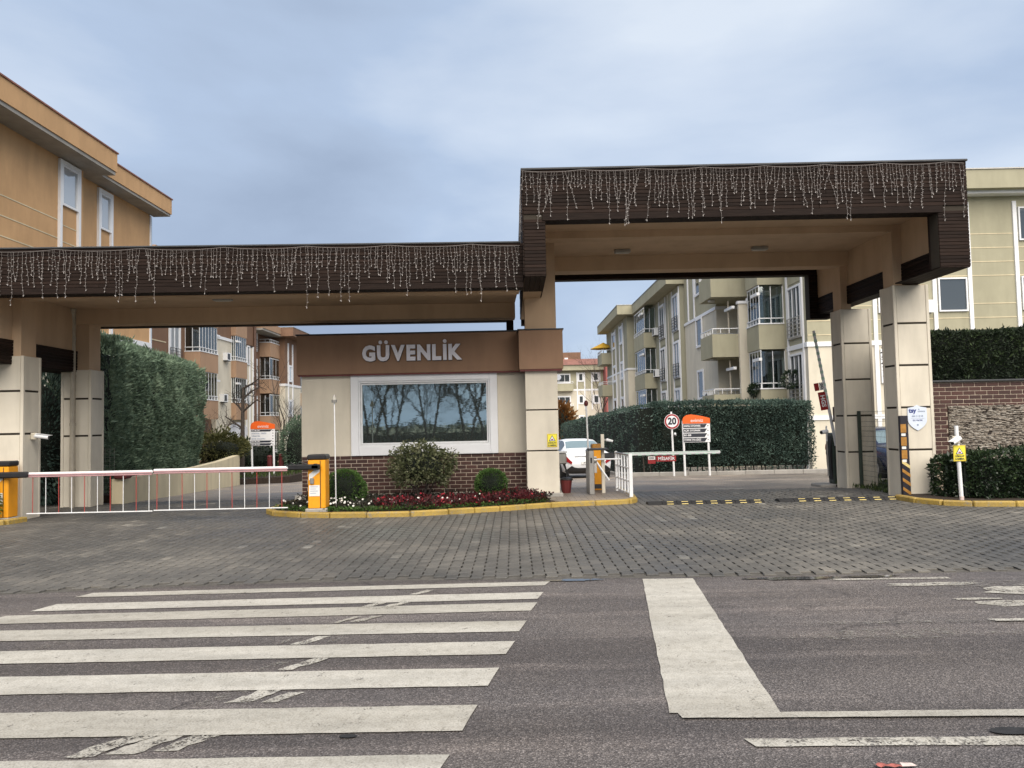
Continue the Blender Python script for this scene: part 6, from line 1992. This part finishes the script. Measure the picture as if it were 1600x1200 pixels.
fbox(T2, 'soffit', 'concrete', tb, .001, 6.1, -.01, .71, 10.54, 10.639)
fbox(T1, 'roof_edge', 'roof_tile', tb, -2, 18.89, -10, .94, 11.281, 11.33)
fbox(T2, 'roof_edge', 'roof_tile', tb, .6, 6.19, -10, .79, 11.271, 11.32)
for Bq, u0, u1 in ((T1, 16.95, 17.9), (T2, 1.75, 2.5), (T1, 11.0, 12.0)):
    for u in (u0 - .13, u1 + .0): fbox(Bq, 'window_strip', 'white_paint', tb, u, u + .13, .0, .09, -1, 10.45)
    fbox(Bq, 'window_head', 'white_paint', tb, u0, u1, .0, .088, 10.32, 10.45)
    for zf in (2.1, 5.0, 7.95):
        window(tb, Bq, u0, u1, zf + 1.0, zf + 2.36, .012, bars=0, fw=.07, glass='pane_light')
    for z_ in (7.75, 8.3): fbox(Bq, 'groove_line', 'cream_wall', tb, u0, u1, .0, .012, z_ - .015, z_ + .015)
for z_ in (7.2, 7.8, 8.4):
    fbox(T1, 'groove_line', 'cream_wall', tb, 0, 10.85, .0, .012, z_ - .016, z_ + .016)
    fbox(T1, 'groove_line', 'cream_wall', tb, 12.15, 16.8, .0, .012, z_ - .016, z_ + .016)
q = MB(); T2(q, 5.75, 6.0, -.5, -.02, 2, 10.5); q.build('corner_glazing', 'pane_light', tb)
fbox(T2, 'window_strip', 'white_paint', tb, 5.72, 5.80, -.02, .04, 2, 10.5)
window(tb, T2, 4.85, 5.45, 3.0, 4.6, .012, bars=0, fw=.1, glass='pane_light')
rebase(tb)

# ---- brown and cream block further back on the left
lb = empty('apartment_block', (-22, 54, gz(54)), 0, 'brown orange and cream apartment block behind the left hedge', 'building')
L1 = frame((-19.3, 40, 0), (0, 1, 0), (1, 0, 0))
LF = (-.7, 2.25, 5.15, 8.05)
fbox(L1, 'wall', 'cream', lb, 10.0, 17.6, -10, 0, -2, 7.35)
fbox(L1, 'upper_wall', 'brown_house', lb, 10.0, 17.6, -10, 0, 7.55, 10.6)
fbox(L1, 'wall_cap', 'white_paint', lb, 9.95, 12.9, -9, .08, 7.351, 7.549)
fbox(L1, 'wall', 'brown_house', lb, 0, 10.0, -10, -.3, -2, 10.6)
for z_ in (4.2, 5.3, 6.4, 7.5): fbox(L1, 'groove_line', 'cream_wall', lb, 1.0, 3.4, -.3, -.28, z_ - .03, z_ + .03)
for zf in LF[1:]:
    w = window(lb, L1, 3.7, 5.2, zf + .05, zf + 2.45, -.28, bars=1, fw=.16, name='french_window', glass='pane_light')
    rails(w, L1, 3.7, 5.2, -.16, zf + .15, zf + 1.0, 6, 'dark_metal')
    b = bay(lb, L1, 5.9, 8.7, -.3, .65, zf, zf + 2.7, 'orange_house', True, .95, panes=6)
    fbox(L1, 'curtain', 'curtain', b, 6.0, 8.6, .1, .12, zf + 1.0, zf + 2.6) if zf < 5 else None
    awning(b, L1, 8.2, 9.6, .3, zf + 2.2)
    b = bay(lb, L1, 12.7, 14.9, 0, .35, zf, zf + 2.7, 'orange_house', True, .95, panes=5)
    awning(b, L1, 12.6, 13.2, .36, zf + 2.2)
for u in (15.6, 16.3, 17.0): fbox(L1, 'window_strip', 'white_paint', lb, u, u + .12, .0, .07, -1, 7.3)
for zf in LF[1:3]:
    window(lb, L1, 15.8, 16.3, zf + .9, zf + 2.3, .012, bars=0, fw=.08)
    window(lb, L1, 17.05, 17.5, zf + .1, zf + 2.3, .012, bars=0, fw=.08)
MB().tube((-19.2, 57.3, -1), (-19.2, 57.3, 10.5), .12, n=8).build('drainpipe', 'pipe_brown', lb)
fbox(L1, 'roof_fascia', 'orange_house', lb, 0, 17.6, -10, .7, 10.61, 11.2)
L2 = frame((-19.6, 57.6, 0), (0, 1, 0), (1, 0, 0))
fbox(L2, 'wall', 'brown_house', lb, 0.001, 8, -9, -.3, -2, 8.8)
for zf in LF:
    z_ = zf - .8
    w = window(lb, L2, .5, 2.2, z_ + .1, z_ + 2.45, -.288, bars=1, fw=.2, name='french_window')
    rails(w, L2, .5, 2.2, -.16, z_ + .15, z_ + 1.0, 6, 'dark_metal')
    b = bay(lb, L2, 2.9, 5.4, -.3, .55, z_, z_ + 2.6, 'orange_house', z_ < 6, .9, panes=3)
fbox(L2, 'soffit', 'concrete', lb, 0, 5.2, -9, .9, 8.801, 8.95)
fbox(L2, 'roof_fascia', 'orange_house', lb, 0, 5.2, -9, .95, 8.951, 9.5)
L3 = frame((-18.6, 62.9, 0), (0, 1, 0), (1, 0, 0))
fbox(L3, 'upper_wall', 'brown_house', lb, 0, 4.6, -9, 0, 5.0, 8.8)
fbox(L3, 'string_course', 'white_paint', lb, -.05, 4.65, -9, .05, 4.801, 4.999)
fbox(L3, 'lower_wall', 'cream', lb, 0, 4.6, -9, 0, -2, 4.8)
for zf in (1.4, 4.3):
    window(lb, L3, .9, 1.9, zf + .9, zf + 2.3, .012, bars=0, fw=.15, glass='pane_light')
for u in (.7, 1.95): fbox(L3, 'window_strip', 'white_paint', lb, u, u + .2, 0.0, .07, -1, 8.4)
fbox(L3, 'roof_fascia', 'brown_house', lb, -.9, 7.2, -9, .95, 8.81, 9.5)
fbox(L3, 'roof_edge', 'grey_metal', lb, -.93, 7.2, -9, .98, 9.501, 9.55)
for zf in (.6, 3.5, 6.4):
    bay(lb, L3, 4.6, 7.0, -2, .3, zf, zf + 2.5, 'orange_house', zf < 6, .9, panes=3)
aircon(lb, L1, 10.6, .0, 3.2)
aircon(lb, L1, 11.2, .0, 6.0)
rebase(lb)
